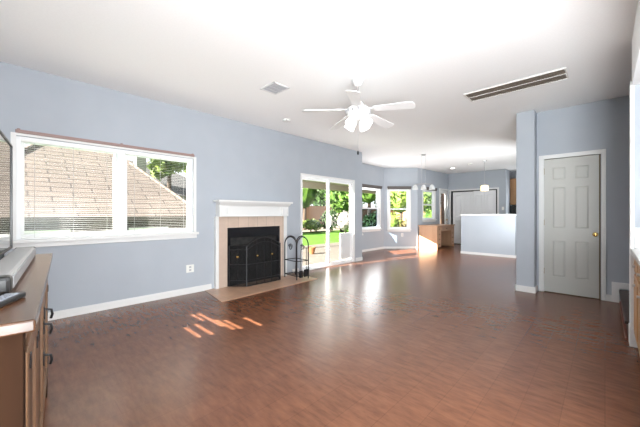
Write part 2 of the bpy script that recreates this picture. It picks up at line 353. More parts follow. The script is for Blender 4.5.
# ------------------------------------------------------------------ windows
def win_frame(m, s0, s1, z0, z1, y0, y1, t):
    m.box(s0, s0+t, y0, y1, z0, z1); m.box(s1-t, s1, y0, y1, z0, z1); m.box(s0+t, s1-t, y0, y1, z0, z0+t); m.box(s0+t, s1-t, y0, y1, z1-t, z1)
def window(n, p, q, hole, label, kind='single', screen=False, casing=0.055, sill=True):
    s0, s1, z0, z1 = hole; F = frame(p, q); org = F @ Vector(((s0+s1)/2, 0.06, z0))
    t = thing('window_%d' % n, label, 'window', tuple(org), kind='structure')
    m = MB(); win_frame(m, s0+0.001, s1-0.001, z0+0.001, z1-0.001, 0.02, 0.10, 0.035)
    m.build('frame', 'vinyl', t, F, 0.003)
    if casing:
        m = MB(); c = casing
        m.box(s0-c, s0+0.004, -0.016, 0.02, z0, z1+c); m.box(s1-0.004, s1+c, -0.016, 0.02, z0, z1+c); m.box(s0+0.004, s1-0.004, -0.016, 0.02, z1-0.004, z1+c)
        m.build('casing', 'trim', t, F, 0.003)
    if sill:
        m = MB(); m.box(s0-0.06, s1+0.06, -0.06, 0.04, z0-0.03, z0+0.005); m.box(s0-0.045, s1+0.045, -0.018, 0, z0-0.085, z0-0.03)
        m.build('window_sill', 'trim', t, F, 0.004)
    a, b, c, d = s0+0.035, s1-0.035, z0+0.035, z1-0.035; mid = (c+d)/2
    if kind == 'hung':
        for k, (u, v, yy) in enumerate(((mid-0.02, d, 0.065), (c, mid+0.02, 0.045))):
            m = MB(); win_frame(m, a, b, u, v, yy, yy+0.022, 0.034); sx = m.build('sash', 'vinyl', t, F, 0.002)
            g = MB().box(a+0.03, b-0.03, yy+0.010, yy+0.013, u+0.03, v-0.03).build('pane', 'screen_glass' if screen and k == 1 else 'glass', sx, F)
    elif kind == 'double':
        mul = 0.5*(s0+s1)+0.012
        MB().box(mul-0.045, mul+0.045, 0.012, 0.10, z0+0.03, z1-0.03).build('mullion', 'vinyl', t, F, 0.003)
        for u, v in ((a, mul-0.045), (mul+0.045, b)):
            m = MB(); win_frame(m, u, v, c, d, 0.055, 0.08, 0.03); sx = m.build('sash', 'vinyl', t, F, 0.002)
            MB().box(u+0.025, v-0.025, 0.066, 0.069, c+0.025, d-0.025).build('pane', 'glass', sx, F)
    else:
        m = MB(); win_frame(m, a, b, c, d, 0.05, 0.075, 0.03); sx = m.build('sash', 'vinyl', t, F, 0.002)
        MB().box(a+0.025, b-0.025, 0.06, 0.063, c+0.025, d-0.025).build('pane', 'glass', sx, F)
    return t
window(1, L0, L1, W_LEFT, 'wide white double window with a centre mullion left of fireplace', 'double', casing=0)
window(2, A0, A1, W_A, 'white window of the near angled bay wall', 'hung')
window(3, N0, N1, W_N, 'white double hung bay window nearest the sliding door', 'hung', screen=True)
window(4, R0, R1, W_R, 'white double hung bay window above the low wall outlet', 'hung')
window(5, E0, E1, W_E, 'smaller white double hung window above the oak desk', 'hung')
window(6, BK0, BK1, W_BACK, 'white window behind the console, covered by closed blind', casing=0, sill=False)
window(7, BK0, BK1, W_BACK_ADDED, 'added unseen wide white window behind the camera for fill light')  # unseen window added as the opening for the fill lamp behind the camera
window(8, (3.0, 5.7), (3.0, -0.6), W_KIT_ADDED, 'added unseen wide white kitchen window for fill light')  # unseen window added as the opening for the kitchen fill lamp
wp = thing('window_9', 'added window frame on the hidden side of the column wall for fill light', 'window', (-1.0, 8.0, 0.85), kind='structure')  # frame and pane added on the solid wall to go with the fill lamp
WF = frame((-1.0, 5.46), (-1.0, 12.9)) @ Matrix.Diagonal((1, -1, 1, 1))
m = MB()
for q_ in ((0.98, 1.05, 0.85, 2.35), (4.03, 4.10, 0.85, 2.35), (1.05, 4.03, 0.85, 0.92), (1.05, 4.03, 2.28, 2.35)): m.box(q_[0], q_[1], -0.03, -0.001, q_[2], q_[3])
m.bm.transform(Matrix(((0, 1, 0, -1.0), (1, 0, 0, 5.46), (0, 0, 1, 0), (0, 0, 0, 1)))); m.build('frame', 'vinyl', wp)
MB().box(-1.012, -1.002, 6.51, 9.49, 0.92, 2.28).build('pane', 'frost', wp)

# lowered mini blinds on the left window
def mini_blind(s0, s1, z0, z1, label):
    F = frame(L0, L1); org = F @ Vector(((s0+s1)/2, 0, z0))
    t = thing('mini_blind', label, 'blind', tuple(org), group='mini blinds on the wide window')
    m = MB(); z = z0+0.03
    while z < z1-0.02:
        v = [(s0, 0.018, z-0.0006), (s1, 0.018, z-0.0006), (s1, 0.036, z+0.0006), (s0, 0.036, z+0.0006)]
        m.hull(v+[(x, y, c+0.0008) for x, y, c in v], [(3, 2, 1, 0), (4, 5, 6, 7), (0, 1, 5, 4), (1, 2, 6, 5), (2, 3, 7, 6), (3, 0, 4, 7)]); z += 0.0235
    m.build('slats', 'slat', t, F)
    MB().box(s0, s1, 0.016, 0.044, z0+0.006, z0+0.022).build('bottom_rail', 'slat', t, F, 0.003)
    MB().box(s0, s1, 0.012, 0.046, z1-0.02, z1).build('head_rail', 'slat', t, F, 0.003)
    for k in (0.12, 0.5, 0.88):
        s = s0+(s1-s0)*k
        MB().tube([F @ Vector((s, 0.016, z0+0.01)), F @ Vector((s, 0.016, z1-0.01))], 0.0018, 5).build('ladder_cord', 'cord', t)
    return t
mul = 0.5*(W_LEFT[0]+W_LEFT[1])+0.012
mini_blind(W_LEFT[0]+0.04, mul-0.048, W_LEFT[2]+0.006, W_LEFT[3]-0.036, 'lowered white mini blind in the left half of wide window')
mini_blind(mul+0.048, W_LEFT[1]-0.04, W_LEFT[2]+0.006, W_LEFT[3]-0.036, 'lowered white mini blind in right half of wide window')
F = frame(L0, L1)
h = thing('blind_valance', 'long thin brown valance strip across top of the wide window', 'valance', (-4.5, 0.98, 2.04))
MB().box(0.635, 2.525, -0.03, -0.001, 2.055, 2.09).build('rail', 'headrail', h, F, 0.004)
for s in (0.66, 1.59, 2.50): MB().box(s-0.012, s+0.012, -0.034, 0, 2.09, 2.10).build('bracket', 'headrail', h, F, 0.002)
for s0, s1 in ((0.60, 0.66), (2.50, 2.56)): pass
MB().box(0.60, 2.56, -0.012, 0.0, 2.03, 2.055).box(0.60, 0.642, -0.012, 0, 0.915, 2.03).box(2.518, 2.56, -0.012, 0, 0.915, 2.03).build('trim_1', 'trim', F=F)
struct(bpy.data.objects['trim_1'], 'flat white trim strips around the wide left window', 'trim')

# raised blinds over bay windows
def raised(p, q, hole, label, y0=-0.075):
    F = frame(p, q); s0, s1, z0, z1 = hole; org = F @ Vector(((s0+s1)/2, y0, z1-0.02))
    t = thing('raised_blind', label, 'blind', tuple(org), group='raised dark blinds over nook windows')
    MB().box(s0-0.06, s1+0.06, y0, -0.017, z1+0.035, z1+0.085).build('head_rail', 'valance', t, F, 0.004)
    m = MB()
    for k in range(5): m.box(s0-0.05, s1+0.05, y0+0.008, -0.020, z1-0.015+0.010*k, z1-0.008+0.010*k)
    m.build('folded_slats', 'valance', t, F)
raised(N0, N1, W_N, 'dark blind raised over the bay window nearest sliding door')
raised(R0, R1, W_R, 'dark blind raised over the far angled bay window')
raised(E0, E1, W_E, 'dark blind raised over the window above the desk')

# closed blind behind the console with slots cut where they let in the sun stripes
F = frame(BK0, BK1)
cb = thing('closed_blind', 'closed white blind with slots cut for sun stripes behind the console', 'blind', (-3.3, -0.6, 0.62))
SX, SZ = 0.25, 0.55
stripes = [(-3.20, -2.83, 1.272), (-3.21, -2.81, 1.388), (-3.61, -3.24, 1.493), (-3.57, -2.93, 1.563), (-3.17, -2.77, 1.603), (-3.09, -2.73, 1.666), (-3.00, -2.66, 1.863)]
hs = []
for xa, xb, yy in stripes:
    d = yy+0.583; zc = d*SZ; off = SX*d
    hs.append((3.0-(xb-off), 3.0-(xa-off), zc-0.012, zc+0.012))
m = MB(); s0, s1, z0, z1 = W_BACK
ss = sorted({s0, s1} | {h_[0] for h_ in hs} | {h_[1] for h_ in hs})
for a, b in zip(ss, ss[1:]):
    z = z0
    for h_ in sorted([h_ for h_ in hs if h_[0] <= a+1e-6 and h_[1] >= b-1e-6], key=lambda h_: h_[2]):
        if h_[2] > z: m.box(a, b, -0.020, -0.014, z, h_[2])
        z = max(z, h_[3])
    m.box(a, b, -0.020, -0.014, z, z1)
m.build('slats', 'slat', cb, F)
MB().box(s0-0.05, s1+0.05, -0.04, -0.001, z1-0.02, z1+0.05).build('head_rail', 'slat', cb, F, 0.003)
MB().box(s0-0.03, s0, -0.020, -0.001, z0-0.03, z1).box(s1, s1+0.03, -0.020, -0.001, z0-0.03, z1).box(s0, s1, -0.022, -0.001, z0-0.03, z0+0.01).build('side_channel', 'slat', cb, F)

# ------------------------------------------------------------------ doors
# sliding glass door
F = frame(L0, L1); s0, s1, z0, z1 = SLIDE
t = thing('door_1', 'white framed sliding glass door to the patio', 'door', (-4.5, 5.02, 0), kind='structure')
m = MB(); win_frame(m, s0+0.001, s1-0.001, 0.001, z1-0.001, 0.0, 0.115, 0.035); m.build('frame', 'vinyl', t, F, 0.003)
m = MB(); c = 0.028
m.box(s0-c, s0+0.004, -0.015, 0, 0, z1+c).box(s1-0.004, s1+c, -0.015, 0, 0, z1+c).box(s0+0.004, s1-0.004, -0.015, 0, z1-0.004, z1+c).build('casing', 'trim', t, F, 0.003)
midS = (s0+s1)/2
for k, (a, b, yy) in enumerate(((s0+0.035, midS+0.03, 0.062), (midS-0.03, s1-0.035, 0.02))):
    m = MB(); win_frame(m, a, b, 0.04, z1-0.037, yy, yy+0.035, 0.048); sx = m.build('panel_frame', 'vinyl', t, F, 0.004)
    MB().box(a+0.045, b-0.045, yy+0.015, yy+0.020, 0.08, z1-0.08).build('pane', 'glass', sx, F)
MB().box(midS-0.012, midS+0.008, -0.015, 0.02, 0.90, 1.16).box(midS-0.006, midS+0.002, -0.03, -0.01, 0.93, 1.13).build('handle', 'vinyl', t, F, 0.003)
pd = thing('pet_door_panel', 'grey white pet flap panel in lower right of sliding door', 'pet door', (-4.5, 5.56, 0.1))
b = s1-0.10
m = MB(); win_frame(m, b-0.40, b, 0.115, 0.735, 0.010, 0.032, 0.03); m.build('frame', 'vinyl', pd, F, 0.003)
MB().box(b-0.37, b-0.03, 0.016, 0.026, 0.145, 0.705).build('flap', 'frost', pd, F, 0.002)

# grey six panel door
def panel_door(x0, x1, z0, z1, y, t, mat, panels, recess=0.010, name='slab', parent=None, F=None):
    m = MB(); m.box(x0, x1, y+recess, y+t, z0, z1)
    xs = sorted({x0, x1} | {p[0] for p in panels} | {p[1] for p in panels})
    for a, b in zip(xs, xs[1:]):
        z = z0
        for p in sorted([p for p in panels if p[0] <= a+1e-6 and p[1] >= b-1e-6], key=lambda p: p[2]):
            m.box(a, b, y, y+recess, z, p[2]); z = p[3]
        m.box(a, b, y, y+recess, z, z1)
    o = m.build(name, mat, parent, F)
    for p in panels:
        q = MB(); i = 0.028; a, b, c, d = p
        o2 = [(a+0.006, c+0.006), (b-0.006, c+0.006), (b-0.006, d-0.006), (a+0.006, d-0.006)]; n2 = [(a+i, c+i), (b-i, c+i), (b-i, d-i), (a+i, d-i)]
        V = [(u, y+recess+0.0005, v) for u, v in o2]+[(u, y+0.002, v) for u, v in n2]
        q.hull(V, [(4, 5, 6, 7), (0, 1, 5, 4), (1, 2, 6, 5), (2, 3, 7, 6), (3, 0, 4, 7), (3, 2, 1, 0)]); q.build('raised_panel', mat, o, F)
    return o
t = thing('door_2', 'closed grey six panel door with brass knob at right', 'door', (-0.36, 5.68, 0), kind='structure')
y = 5.69
x0, x1 = -0.676, -0.048
def six(x0, x1, zb=0.0):
    w = x1-x0; st = 0.16*w; a0, a1 = x0+st, x0+st+0.26*w; b1 = x1-st; b0 = b1-0.26*w
    out = []
    for u, v in ((a0, a1), (b0, b1)):
        for c, d in ((0.25, 0.80), (0.975, 1.60), (1.70, 1.90)): out.append((u, v, zb+c, zb+d))
    return out
MB().box(-0.69, -0.03, 5.715, 5.79, 0.0, 2.03).build('door_gap_fill', 'door_gap', t)  # brown block behind the slab, showing in the edge gap
panel_door(x0, x1-0.012, 0.012, 2.022, 5.684, 0.03, 'door', six(x0, x1-0.012), name='slab', parent=t)
MB().box(-0.74, -0.676, 5.664, 5.70, 0, 2.09).box(-0.036, 0.012, 5.664, 5.70, 0, 2.09).box(-0.676, -0.036, 5.664, 5.70, 2.03, 2.09).build('casing', 'trim', t, bevel=0.004)
for z in (0.28, 1.02, 1.80): MB().tube([(-0.678, 5.676, z), (-0.678, 5.676, z+0.09)], 0.007, 8).build('hinge', 'brass', t, smooth=True)
R90 = Matrix.Rotation(math.radians(90), 4, 'X')
MB().lathe([(0.001, 0.0), (0.032, 0.001), (0.030, 0.008), (0.013, 0.014), (0.012, 0.034), (0.024, 0.042), (0.029, 0.054), (0.022, 0.066), (0.001, 0.070)], (-0.098, 5.685, 0.905), 20, R90).build('knob', 'brass', t, smooth=True)

# exterior glazed door next to the desk
F = frame(E0, E1); s0, s1, z0, z1 = D_E
t = thing('door_3', 'white glazed exterior door between the desk window and closet', 'door', tuple(F @ Vector(((s0+s1)/2, 0, 0))), kind='structure')
m = MB(); c = 0.06
m.box(s0-c, s0, -0.016, 0.05, 0, z1+c).box(s1, s1+0.055, -0.016, 0.05, 0, z1+c).box(s0, s1, -0.016, 0.05, z1, z1+c).build('casing', 'trim', t, F, 0.003)
m = MB(); win_frame(m, s0+0.004, s1-0.004, 0.01, z1-0.004, 0.02, 0.06, 0.12); sx = m.build('slab', 'trim', t, F, 0.003)
MB().box(s0+0.12, s1-0.12, 0.035, 0.04, 0.13, z1-0.12).build('pane', 'glass', sx, F)
MB().lathe([(0.001, 0), (0.028, 0.001), (0.012, 0.012), (0.012, 0.03), (0.026, 0.045), (0.001, 0.062)], tuple(F @ Vector((s1-0.06, 0.02, 0.95))), 14, Matrix.Rotation(math.radians(90), 4, 'Y')).build('knob', 'brass', t, smooth=True)

# white bifold closet doors
F = frame(G0, G1); s0, s1, z0, z1 = CL
t = thing('door_4', 'white bifold closet doors at the far end of room', 'door', (-3.6, 12.05, 0), kind='structure')
m = MB(); c = 0.055
m.box(s0-c, s0, -0.016, 0.10, 0, z1+c).box(s1, s1+c, -0.016, 0.10, 0, z1+c).box(s0, s1, -0.016, 0.10, z1, z1+c).build('casing', 'trim', t, F, 0.003)
MB().box(s0, s1, 0.115, 0.119, 0, z1).build('closet_shade_sheet', 'dark', t, F)  # near-black sheet standing in for shade behind the leaves
a, b = s0+0.06, s1-0.05; wd = (b-a)/4
for k in range(4):
    u = a+wd*k+0.004; v = a+wd*(k+1)-0.004; q = (v-u)*0.2
    lf = panel_door(u, v, 0.03, z1-(0.05 if k < 2 else 0.035), 0.03, 0.03, 'white_door', [(u+q, v-q, 0.22, 0.95), (u+q, v-q, 1.08, 1.90)], recess=0.018, name='leaf', parent=t, F=F)
    if k in (1, 2): MB().lathe([(0.001, 0), (0.012, 0.001), (0.008, 0.012), (0.018, 0.022), (0.001, 0.03)], tuple(F @ Vector((u+0.05 if k == 2 else v-0.05, 0.03, 1.0))), 12, R90).build('knob', 'chrome', lf, smooth=True)

# ------------------------------------------------------------------ half wall, stairs, bar, far kitchen
hw = MB().box(-3.13, -1.74, 9.40, 9.52, 0, 1.135).box(-1.86, -1.74, 9.52, 10.6, 0, 1.135).build('wall_half', 'wall')
struct(hw, 'low half wall with a white cap before the kitchen', 'wall')
struct(MB().box(-3.16, -1.71, 9.365, 9.555, 1.135, 1.185).box(-1.90, -1.71, 9.555, 10.63, 1.135, 1.185).build('trim_half_wall_cap', 'trim', bevel=0.006), 'white wooden cap along the top of the half wall', 'trim')
struct(MB().box(-3.144, -1.726, 9.386, 9.40, 0, 0.07).box(-1.74, -1.726, 9.40, 10.6, 0, 0.07).build('baseboard_half_wall', 'trim', bevel=0.003), 'white baseboard at the foot of the half wall', 'baseboard')

t = thing('staircase', 'dark wooden stairs rising right of the grey door', 'stairs', (0.6, 4.85, 0), kind='structure')
for k in range(3):
    xa = 0.16+0.27*k
    MB().box(xa, 1.4, 4.036, 5.663, 0.18*k, 0.18*(k+1)-0.028).build('riser', 'stair', t)
    MB().box(xa-0.025, 1.4, 4.036, 5.663, 0.18*(k+1)-0.028, 0.18*(k+1)).build('tread', 'stair', t, bevel=0.008)
MB().box(0.138, 0.16, 4.036, 5.664, 0.0, 0.022).build('shoe_moulding', 'stair_nose', t, bevel=0.004)

bc = thing('bar_cabinet', 'oak base cabinet under the white counter at right edge', 'cabinet', (0.5, 2.9, 0))
MB().box(0.205, 0.80, 1.9, 3.868, 0.10, 0.845).build('carcass', 'oak', bc)
MB().box(0.26, 0.80, 1.9, 3.868, 0.0, 0.10).build('toe_kick', 'dark', bc)
yy = 3.86
for k in range(4):
    a, b = yy-0.48*k-0.46, yy-0.48*k
    for nm, c, d in (('door', 0.13, 0.66), ('drawer', 0.685, 0.825)):
        o = MB().box(0.188, 0.206, a, b, c, d).build(nm, 'oak', bc, bevel=0.004)
        MB().box(0.183, 0.189, a+0.06, b-0.06, c+0.045, d-0.045).build('raised_panel', 'oak', o, bevel=0.003)
        MB().tube([(0.182, (a+b)/2, (c+d)/2+(0.2 if nm == 'door' else 0)), (0.165, (a+b)/2, (c+d)/2+(0.2 if nm == 'door' else 0))], 0.011, 10).build('knob', 'chrome', o, smooth=True)
ct = MB().box(0.165, 0.83, 1.9, 3.868, 0.846, 0.885).build('bar_counter', 'counter', bevel=0.006)
tag(ct, 'white stone counter on the oak cabinet at right edge', 'counter')
bs = MB().box(0.193, 0.83, 3.886, 3.899, 0.886, 1.07).build('tile_backsplash', 'backsplash'); tag(bs, 'short white tile backsplash above the counter end', 'backsplash')

# far kitchen seen past the column
kc = thing('wall_cabinet', 'honey oak wall cabinet beyond the half wall', 'cabinet', (-2.2, 12.78, 1.52))
MB().box(-2.50, -1.9, 12.63, 12.945, 1.52, 2.47).build('carcass', 'oak', kc)
for a, b in ((-2.49, -2.21), (-2.19, -1.91)):
    o = MB().box(a, b, 12.61, 12.632, 1.53, 2.46).build('door', 'oak', kc, bevel=0.003)
    MB().box(a+0.05, b-0.05, 12.604, 12.612, 1.60, 2.39).build('raised_panel', 'oak', o, bevel=0.003)
mw = thing('microwave_oven', 'black microwave oven under the honey oak wall cabinet', 'microwave', (-2.2, 12.75, 1.12))
MB().box(-2.49, -1.9, 12.60, 12.945, 1.12, 1.49).build('body', 'black_plastic', mw, bevel=0.01)
MB().box(-2.47, -2.06, 12.585, 12.601, 1.14, 1.47).build('door', 'hood_black', mw, bevel=0.004)
MB().box(-2.04, -1.92, 12.588, 12.601, 1.14, 1.47).build('control_panel', 'black_plastic', mw, bevel=0.003)
kb = thing('kitchen_base_cabinet', 'oak base cabinet carrying the black microwave oven', 'cabinet', (-2.0, 12.7, 0))
MB().box(-2.50, -1.3, 12.45, 12.945, 0, 1.07).build('carcass', 'oak', kb)
for a in (-2.49, -2.09, -1.69): MB().box(a, a+0.38, 12.43, 12.451, 0.12, 1.04).build('door', 'oak', kb, bevel=0.004)
kt = MB().box(-2.505, -1.3, 12.42, 12.945, 1.071, 1.115).build('kitchen_counter', 'counter', bevel=0.004); tag(kt, 'counter top under the black microwave in far kitchen', 'counter')

# ------------------------------------------------------------------ built-in desk
dk = thing('desk', 'built-in light oak desk with a kneehole below nook window', 'desk', (-4.3, 10.45, 0))
DX0, DX1, DY0, DY1, DH = -4.62, -3.98, 9.70, 11.22, 0.80
MB().prism([(-4.63, 9.685), (-3.945, 9.685), (-3.945, 11.24), (-4.53, 11.24)], DH-0.03, DH).build('desktop', 'desk_oak', dk, bevel=0.004)
MB().box(-4.60, DX1, DY0, DY0+0.02, 0, DH-0.03).build('side_panel', 'desk_oak', dk)
MB().box(-4.53, DX1, DY1-0.02, DY1, 0, DH-0.03).build('side_panel', 'desk_oak', dk)
MB().box(-4.56, DX1-0.02, DY0+0.02, DY0+0.36, 0.07, DH-0.03).build('pedestal', 'desk_oak', dk)
MB().box(-4.53, DX1-0.02, DY1-0.26, DY1-0.02, 0.07, DH-0.03).build('pedestal', 'desk_oak', dk)
MB().box(-4.54, -4.52, DY0+0.36, DY1-0.26, 0.0, DH-0.03).build('back_panel', 'desk_oak', dk)
for a, b, nk in ((DY0+0.03, DY0+0.35, 3), (DY1-0.25, DY1-0.03, 3)):
    for k in range(nk):
        z = 0.09+0.165*k; o = MB().box(DX1-0.021, DX1-0.002, a, b, z, z+0.15).build('drawer', 'desk_oak', dk, bevel=0.003)
        MB().tube([(DX1-0.003, (a+b)/2, z+0.08), (DX1+0.018, (a+b)/2, z+0.08)], 0.012, 8).build('knob', 'iron', o)
for a, b in ((DY0+0.03, DY0+0.35), (DY0+0.38, DY1-0.28), (DY1-0.25, DY1-0.03)):
    o = MB().box(DX1-0.021, DX1-0.002, a, b, 0.60, DH-0.04).build('drawer', 'desk_oak', dk, bevel=0.003)
    MB().tube([(DX1-0.003, (a+b)/2, 0.68), (DX1+0.018, (a+b)/2, 0.68)], 0.012, 8).build('knob', 'iron', o)
MB().box(DX1-0.15, DX1-0.021, DY0+0.36, DY1-0.26, 0.60, DH-0.03).build('drawer_box', 'desk_oak', dk)

# ------------------------------------------------------------------ fireplace
fp = thing('fireplace', 'fireplace with white mantel, beige tile surround and black firebox', 'fireplace', (-4.5, 3.03, 0))
X0 = -4.499; XF = -4.44
Y0, Y1 = 2.225, 3.83
m = MB(); m.box(X0, XF, 2.295, 2.447, 0.008, 1.15).box(X0, XF, 3.523, 3.62, 0.008, 1.15).box(X0, XF, 2.447, 3.523, 0.966, 1.15)
m.build('tile_surround', 'tile', fp)
for a, b in ((2.243, 2.295), (3.62, 3.695)): MB().box(X0, XF+0.012, a, b, 0.0, 1.15).build('side_trim', 'trim', fp, bevel=0.004)
m = MB(); m.box(X0, -4.385, 2.285, 3.665, 1.148, 1.318); m.box(X0, -4.370, 2.28, 3.67, 1.148, 1.166)
for a, b in ((2.272, 2.43), (3.515, 3.675)):
    m.box(X0, -4.36, a, b, 1.150, 1.318)
m.build('frieze', 'trim', fp, bevel=0.004)
for a, b in ((2.272, 2.43), (3.515, 3.675)):
    q = MB(); win_frame(q, a+0.02, b-0.02, 1.175, 1.30, -4.361, -4.352, 0.014)
    q.bm.transform(Matrix(((0, 1, 0, 0), (1, 0, 0, 0), (0, 0, 1, 0), (0, 0, 0, 1)))); q.build('corner_block', 'trim', fp)
# crown profile then shelf
def crown(prof, ya, yb, name, mat):
    q = MB(); V = []
    lo = [q.bm.verts.new((x, ya-(x-X0)*e, z)) for x, z, e in prof]; hi = [q.bm.verts.new((x, yb+(x-X0)*e, z)) for x, z, e in prof]
    n = len(prof); q.bm.faces.new(lo); q.bm.faces.new(hi[::-1])
    for i in range(n): q.bm.faces.new((lo[i], hi[i], hi[(i+1) % n], lo[(i+1) % n]))
    return q.build(name, mat, fp)
crown([(X0, 1.316, 0), (-4.372, 1.316, 0.05), (-4.36, 1.335, 0.08), (-4.335, 1.352, 0.1), (-4.315, 1.375, 0.14), (-4.31, 1.385, 0.16), (X0, 1.385, 0)], 2.275, 3.67, 'crown_moulding', 'trim')
MB().box(X0, -4.285, 2.222, 3.725, 1.384, 1.415).build('mantel_shelf', 'trim', fp, bevel=0.006)
# black metal face and firebox
m = MB(); m.box(-4.46, XF+0.004, 2.447, 3.523, 0.80, 0.966).box(-4.46, XF+0.004, 2.447, 2.50, 0.008, 0.80).box(-4.46, XF+0.004, 3.47, 3.523, 0.008, 0.80)
m.build('metal_face', 'hood_black', fp)
m = MB(); m.box(-4.497, -4.487, 2.447, 3.523, 0.008, 0.966).box(-4.49, -4.445, 2.447, 3.523, 0.004, 0.016)
m.build('firebox', 'firebox', fp)
MB().prism([(-4.498, 2.095), (-3.735, 1.978), (-3.80, 3.89), (-4.498, 3.98)], 0.0005, 0.007).build('hearth', 'hearth', fp)
for ya, r in ((2.75, 0.035), (2.98, 0.045), (3.2, 0.04)): pass

# ------------------------------------------------------------------ fire screen
Z0 = 0.008
fs = thing('fireplace_screen', 'black folding fireplace screen with mesh panels and arched centre', 'fire screen', (-4.25, 3.0, Z0))
P0, P1, P2, P3 = (-4.40, 2.455), (-4.20, 2.655), (-4.20, 3.345), (-4.39, 3.47)
def screen_panel(p, q, arch, name, h):
    F = frame(p, q); L = length(p, q); 
    pts = [(0, 0)]
    n = 14 if arch else 1
    top = [(L*i/n, h+arch*math.sin(math.pi*i/n)) for i in range(n+1)]
    path = [Vector((0, 0, Z0+0.012))]+[Vector((u, 0, Z0+v)) for u, v in top]+[Vector((L, 0, Z0+0.012))]
    o = MB().tube([F @ v for v in path]+[], 0.011, 6, closed=True).build(name, 'black_metal', fs)
    m = MB(); inner = [Vector((0.005, 0, Z0+0.015))]+[Vector((u if 0 < u < L else (0.005 if u == 0 else L-0.005), 0, Z0+v-0.004)) for u, v in top]+[Vector((L-0.005, 0, Z0+0.015))]
    vs_ = [m.bm.verts.new(F @ v) for v in inner]; m.bm.faces.new(vs_)
    m.build('mesh_panel', 'mesh', o)
    return o, F, L
def bars(o, F, L, xs, zs, hfun):
    for u in xs: MB().tube([F @ Vector((u, -0.004, Z0+0.012)), F @ Vector((u, -0.004, Z0+hfun(u)))], 0.006, 6).build('bar', 'black_metal', o)
    for z in zs: MB().tube([F @ Vector((0, -0.004, Z0+z)), F @ Vector((L, -0.004, Z0+z))], 0.006, 6).build('cross_bar', 'black_metal', o)
o, F, L = screen_panel(P0, P1, 0, 'wing_panel', 0.665); bars(o, F, L, (L/2,), (0.10, 0.36, 0.60), lambda u: 0.665)
MB().lathe([(0.001, -0.02), (0.02, -0.012), (0.026, 0), (0.02, 0.012), (0.001, 0.02)], tuple(F @ Vector((L/2, -0.018, Z0+0.49))), 12).build('ornament', 'brass', o, smooth=True)
o, F, L = screen_panel(P1, P2, 0.135, 'centre_panel', 0.655); bars(o, F, L, (L*0.28, L*0.5, L*0.72), (0.10, 0.36), lambda u: 0.655+0.135*math.sin(math.pi*u/L))
cb_ = [F @ Vector((L*i/14, -0.004, Z0+0.60+0.115*math.sin(math.pi*i/14))) for i in range(15)]
MB().tube(cb_, 0.006, 6).build('arch_bar', 'black_metal', o)
for u in (L*0.28, L*0.72): MB().lathe([(0.001, -0.02), (0.018, -0.012), (0.023, 0), (0.018, 0.012), (0.001, 0.02)], tuple(F @ Vector((u, -0.018, Z0+0.49))), 12).build('ornament', 'brass', o, smooth=True)
o, F, L = screen_panel(P2, P3, 0, 'wing_panel', 0.665); bars(o, F, L, (L/2,), (0.10, 0.36, 0.60), lambda u: 0.665)

# ------------------------------------------------------------------ firewood rack with tools
fr = thing('firewood_rack', 'black arched iron firewood rack standing on hearth corner', 'firewood rack', (-4.13, 3.66, Z0))
C4 = [(-4.33, 3.56), (-3.965, 3.535), (-3.935, 3.79), (-4.30, 3.82)]
for x, y_ in C4: MB().tube([(x, y_, Z0+0.001), (x, y_, 0.62)], 0.011, 8).build('post', 'black_metal', fr, smooth=True)
for i in range(4):
    a, b = Vector((*C4[i], 0)), Vector((*C4[(i+1) % 4], 0)); pts = []
    hgt = 0.155
    for k in range(13):
        u = k/12; p = a.lerp(b, (1-math.cos(math.pi*u))/2); pts.append((p.x, p.y, 0.62+hgt*math.sin(math.pi*u)))
    MB().tube(pts, 0.011, 8).build('arch', 'black_metal', fr, smooth=True)
    MB().tube([(a.x, a.y, 0.34), (b.x, b.y, 0.34)], 0.008, 6).build('mid_rail', 'black_metal', fr)
    MB().tube([(a.x, a.y, 0.075), (b.x, b.y, 0.075)], 0.008, 6).build('bottom_rail', 'black_metal', fr)
    c_ = a.lerp(b, 0.5)
    sp = []
    for k in range(15):
        an = 2*math.pi*1.4*k/14; rr = 0.05-0.025*k/14; d = (b-a).normalized()
        sp.append((c_.x+d.x*rr*math.cos(an), c_.y+d.y*rr*math.cos(an), 0.58+rr*math.sin(an)))
    MB().tube(sp, 0.005, 6).build('scroll', 'black_metal', fr)
m = MB()
for k in range(5):
    a = Vector((*C4[0], 0)).lerp(Vector((*C4[3], 0)), k/4); b = Vector((*C4[1], 0)).lerp(Vector((*C4[2], 0)), k/4)
    m.tube([(a.x, a.y, 0.075), (b.x, b.y, 0.075)], 0.006, 6)
m.build('tray_bars', 'black_metal', fr)
sh = thing('fire_shovel', 'black fireplace shovel hanging in the iron rack', 'shovel', (-3.915, 3.72, 0.09))
MB().tube([(-3.915, 3.72, 0.18), (-3.915, 3.72, 0.56)], 0.006, 8).build('handle', 'black_metal', sh)
MB().box(-3.922, -3.910, 3.665, 3.775, 0.055, 0.19).box(-3.915, -3.895, 3.665, 3.672, 0.055, 0.19).box(-3.915, -3.895, 3.768, 3.775, 0.055, 0.19).build('blade', 'black_metal', sh, bevel=0.003)
MB().lathe([(0.001, -0.016), (0.014, 0), (0.001, 0.016)], (-3.915, 3.72, 0.57), 10).build('finial', 'black_metal', sh)
br = thing('hearth_brush', 'black hearth brush hanging in the iron rack', 'brush', (-3.925, 3.60, 0.08))
MB().tube([(-3.925, 3.60, 0.17), (-3.925, 3.60, 0.56)], 0.006, 8).build('handle', 'black_metal', br)
MB().box(-3.945, -3.905, 3.565, 3.635, 0.05, 0.15).build('bristles', 'black_plastic', br, bevel=0.01)
MB().box(-3.94, -3.91, 3.57, 3.63, 0.148, 0.175).build('ferrule', 'black_metal', br, bevel=0.004)
pk = thing('fire_poker', 'thin black fire poker leaning inside the iron rack', 'poker', (-4.08, 3.60, 0.09))
MB().tube([(-4.08, 3.60, 0.085), (-4.02, 3.58, 0.60)], 0.006, 8).build('rod', 'black_metal', pk)
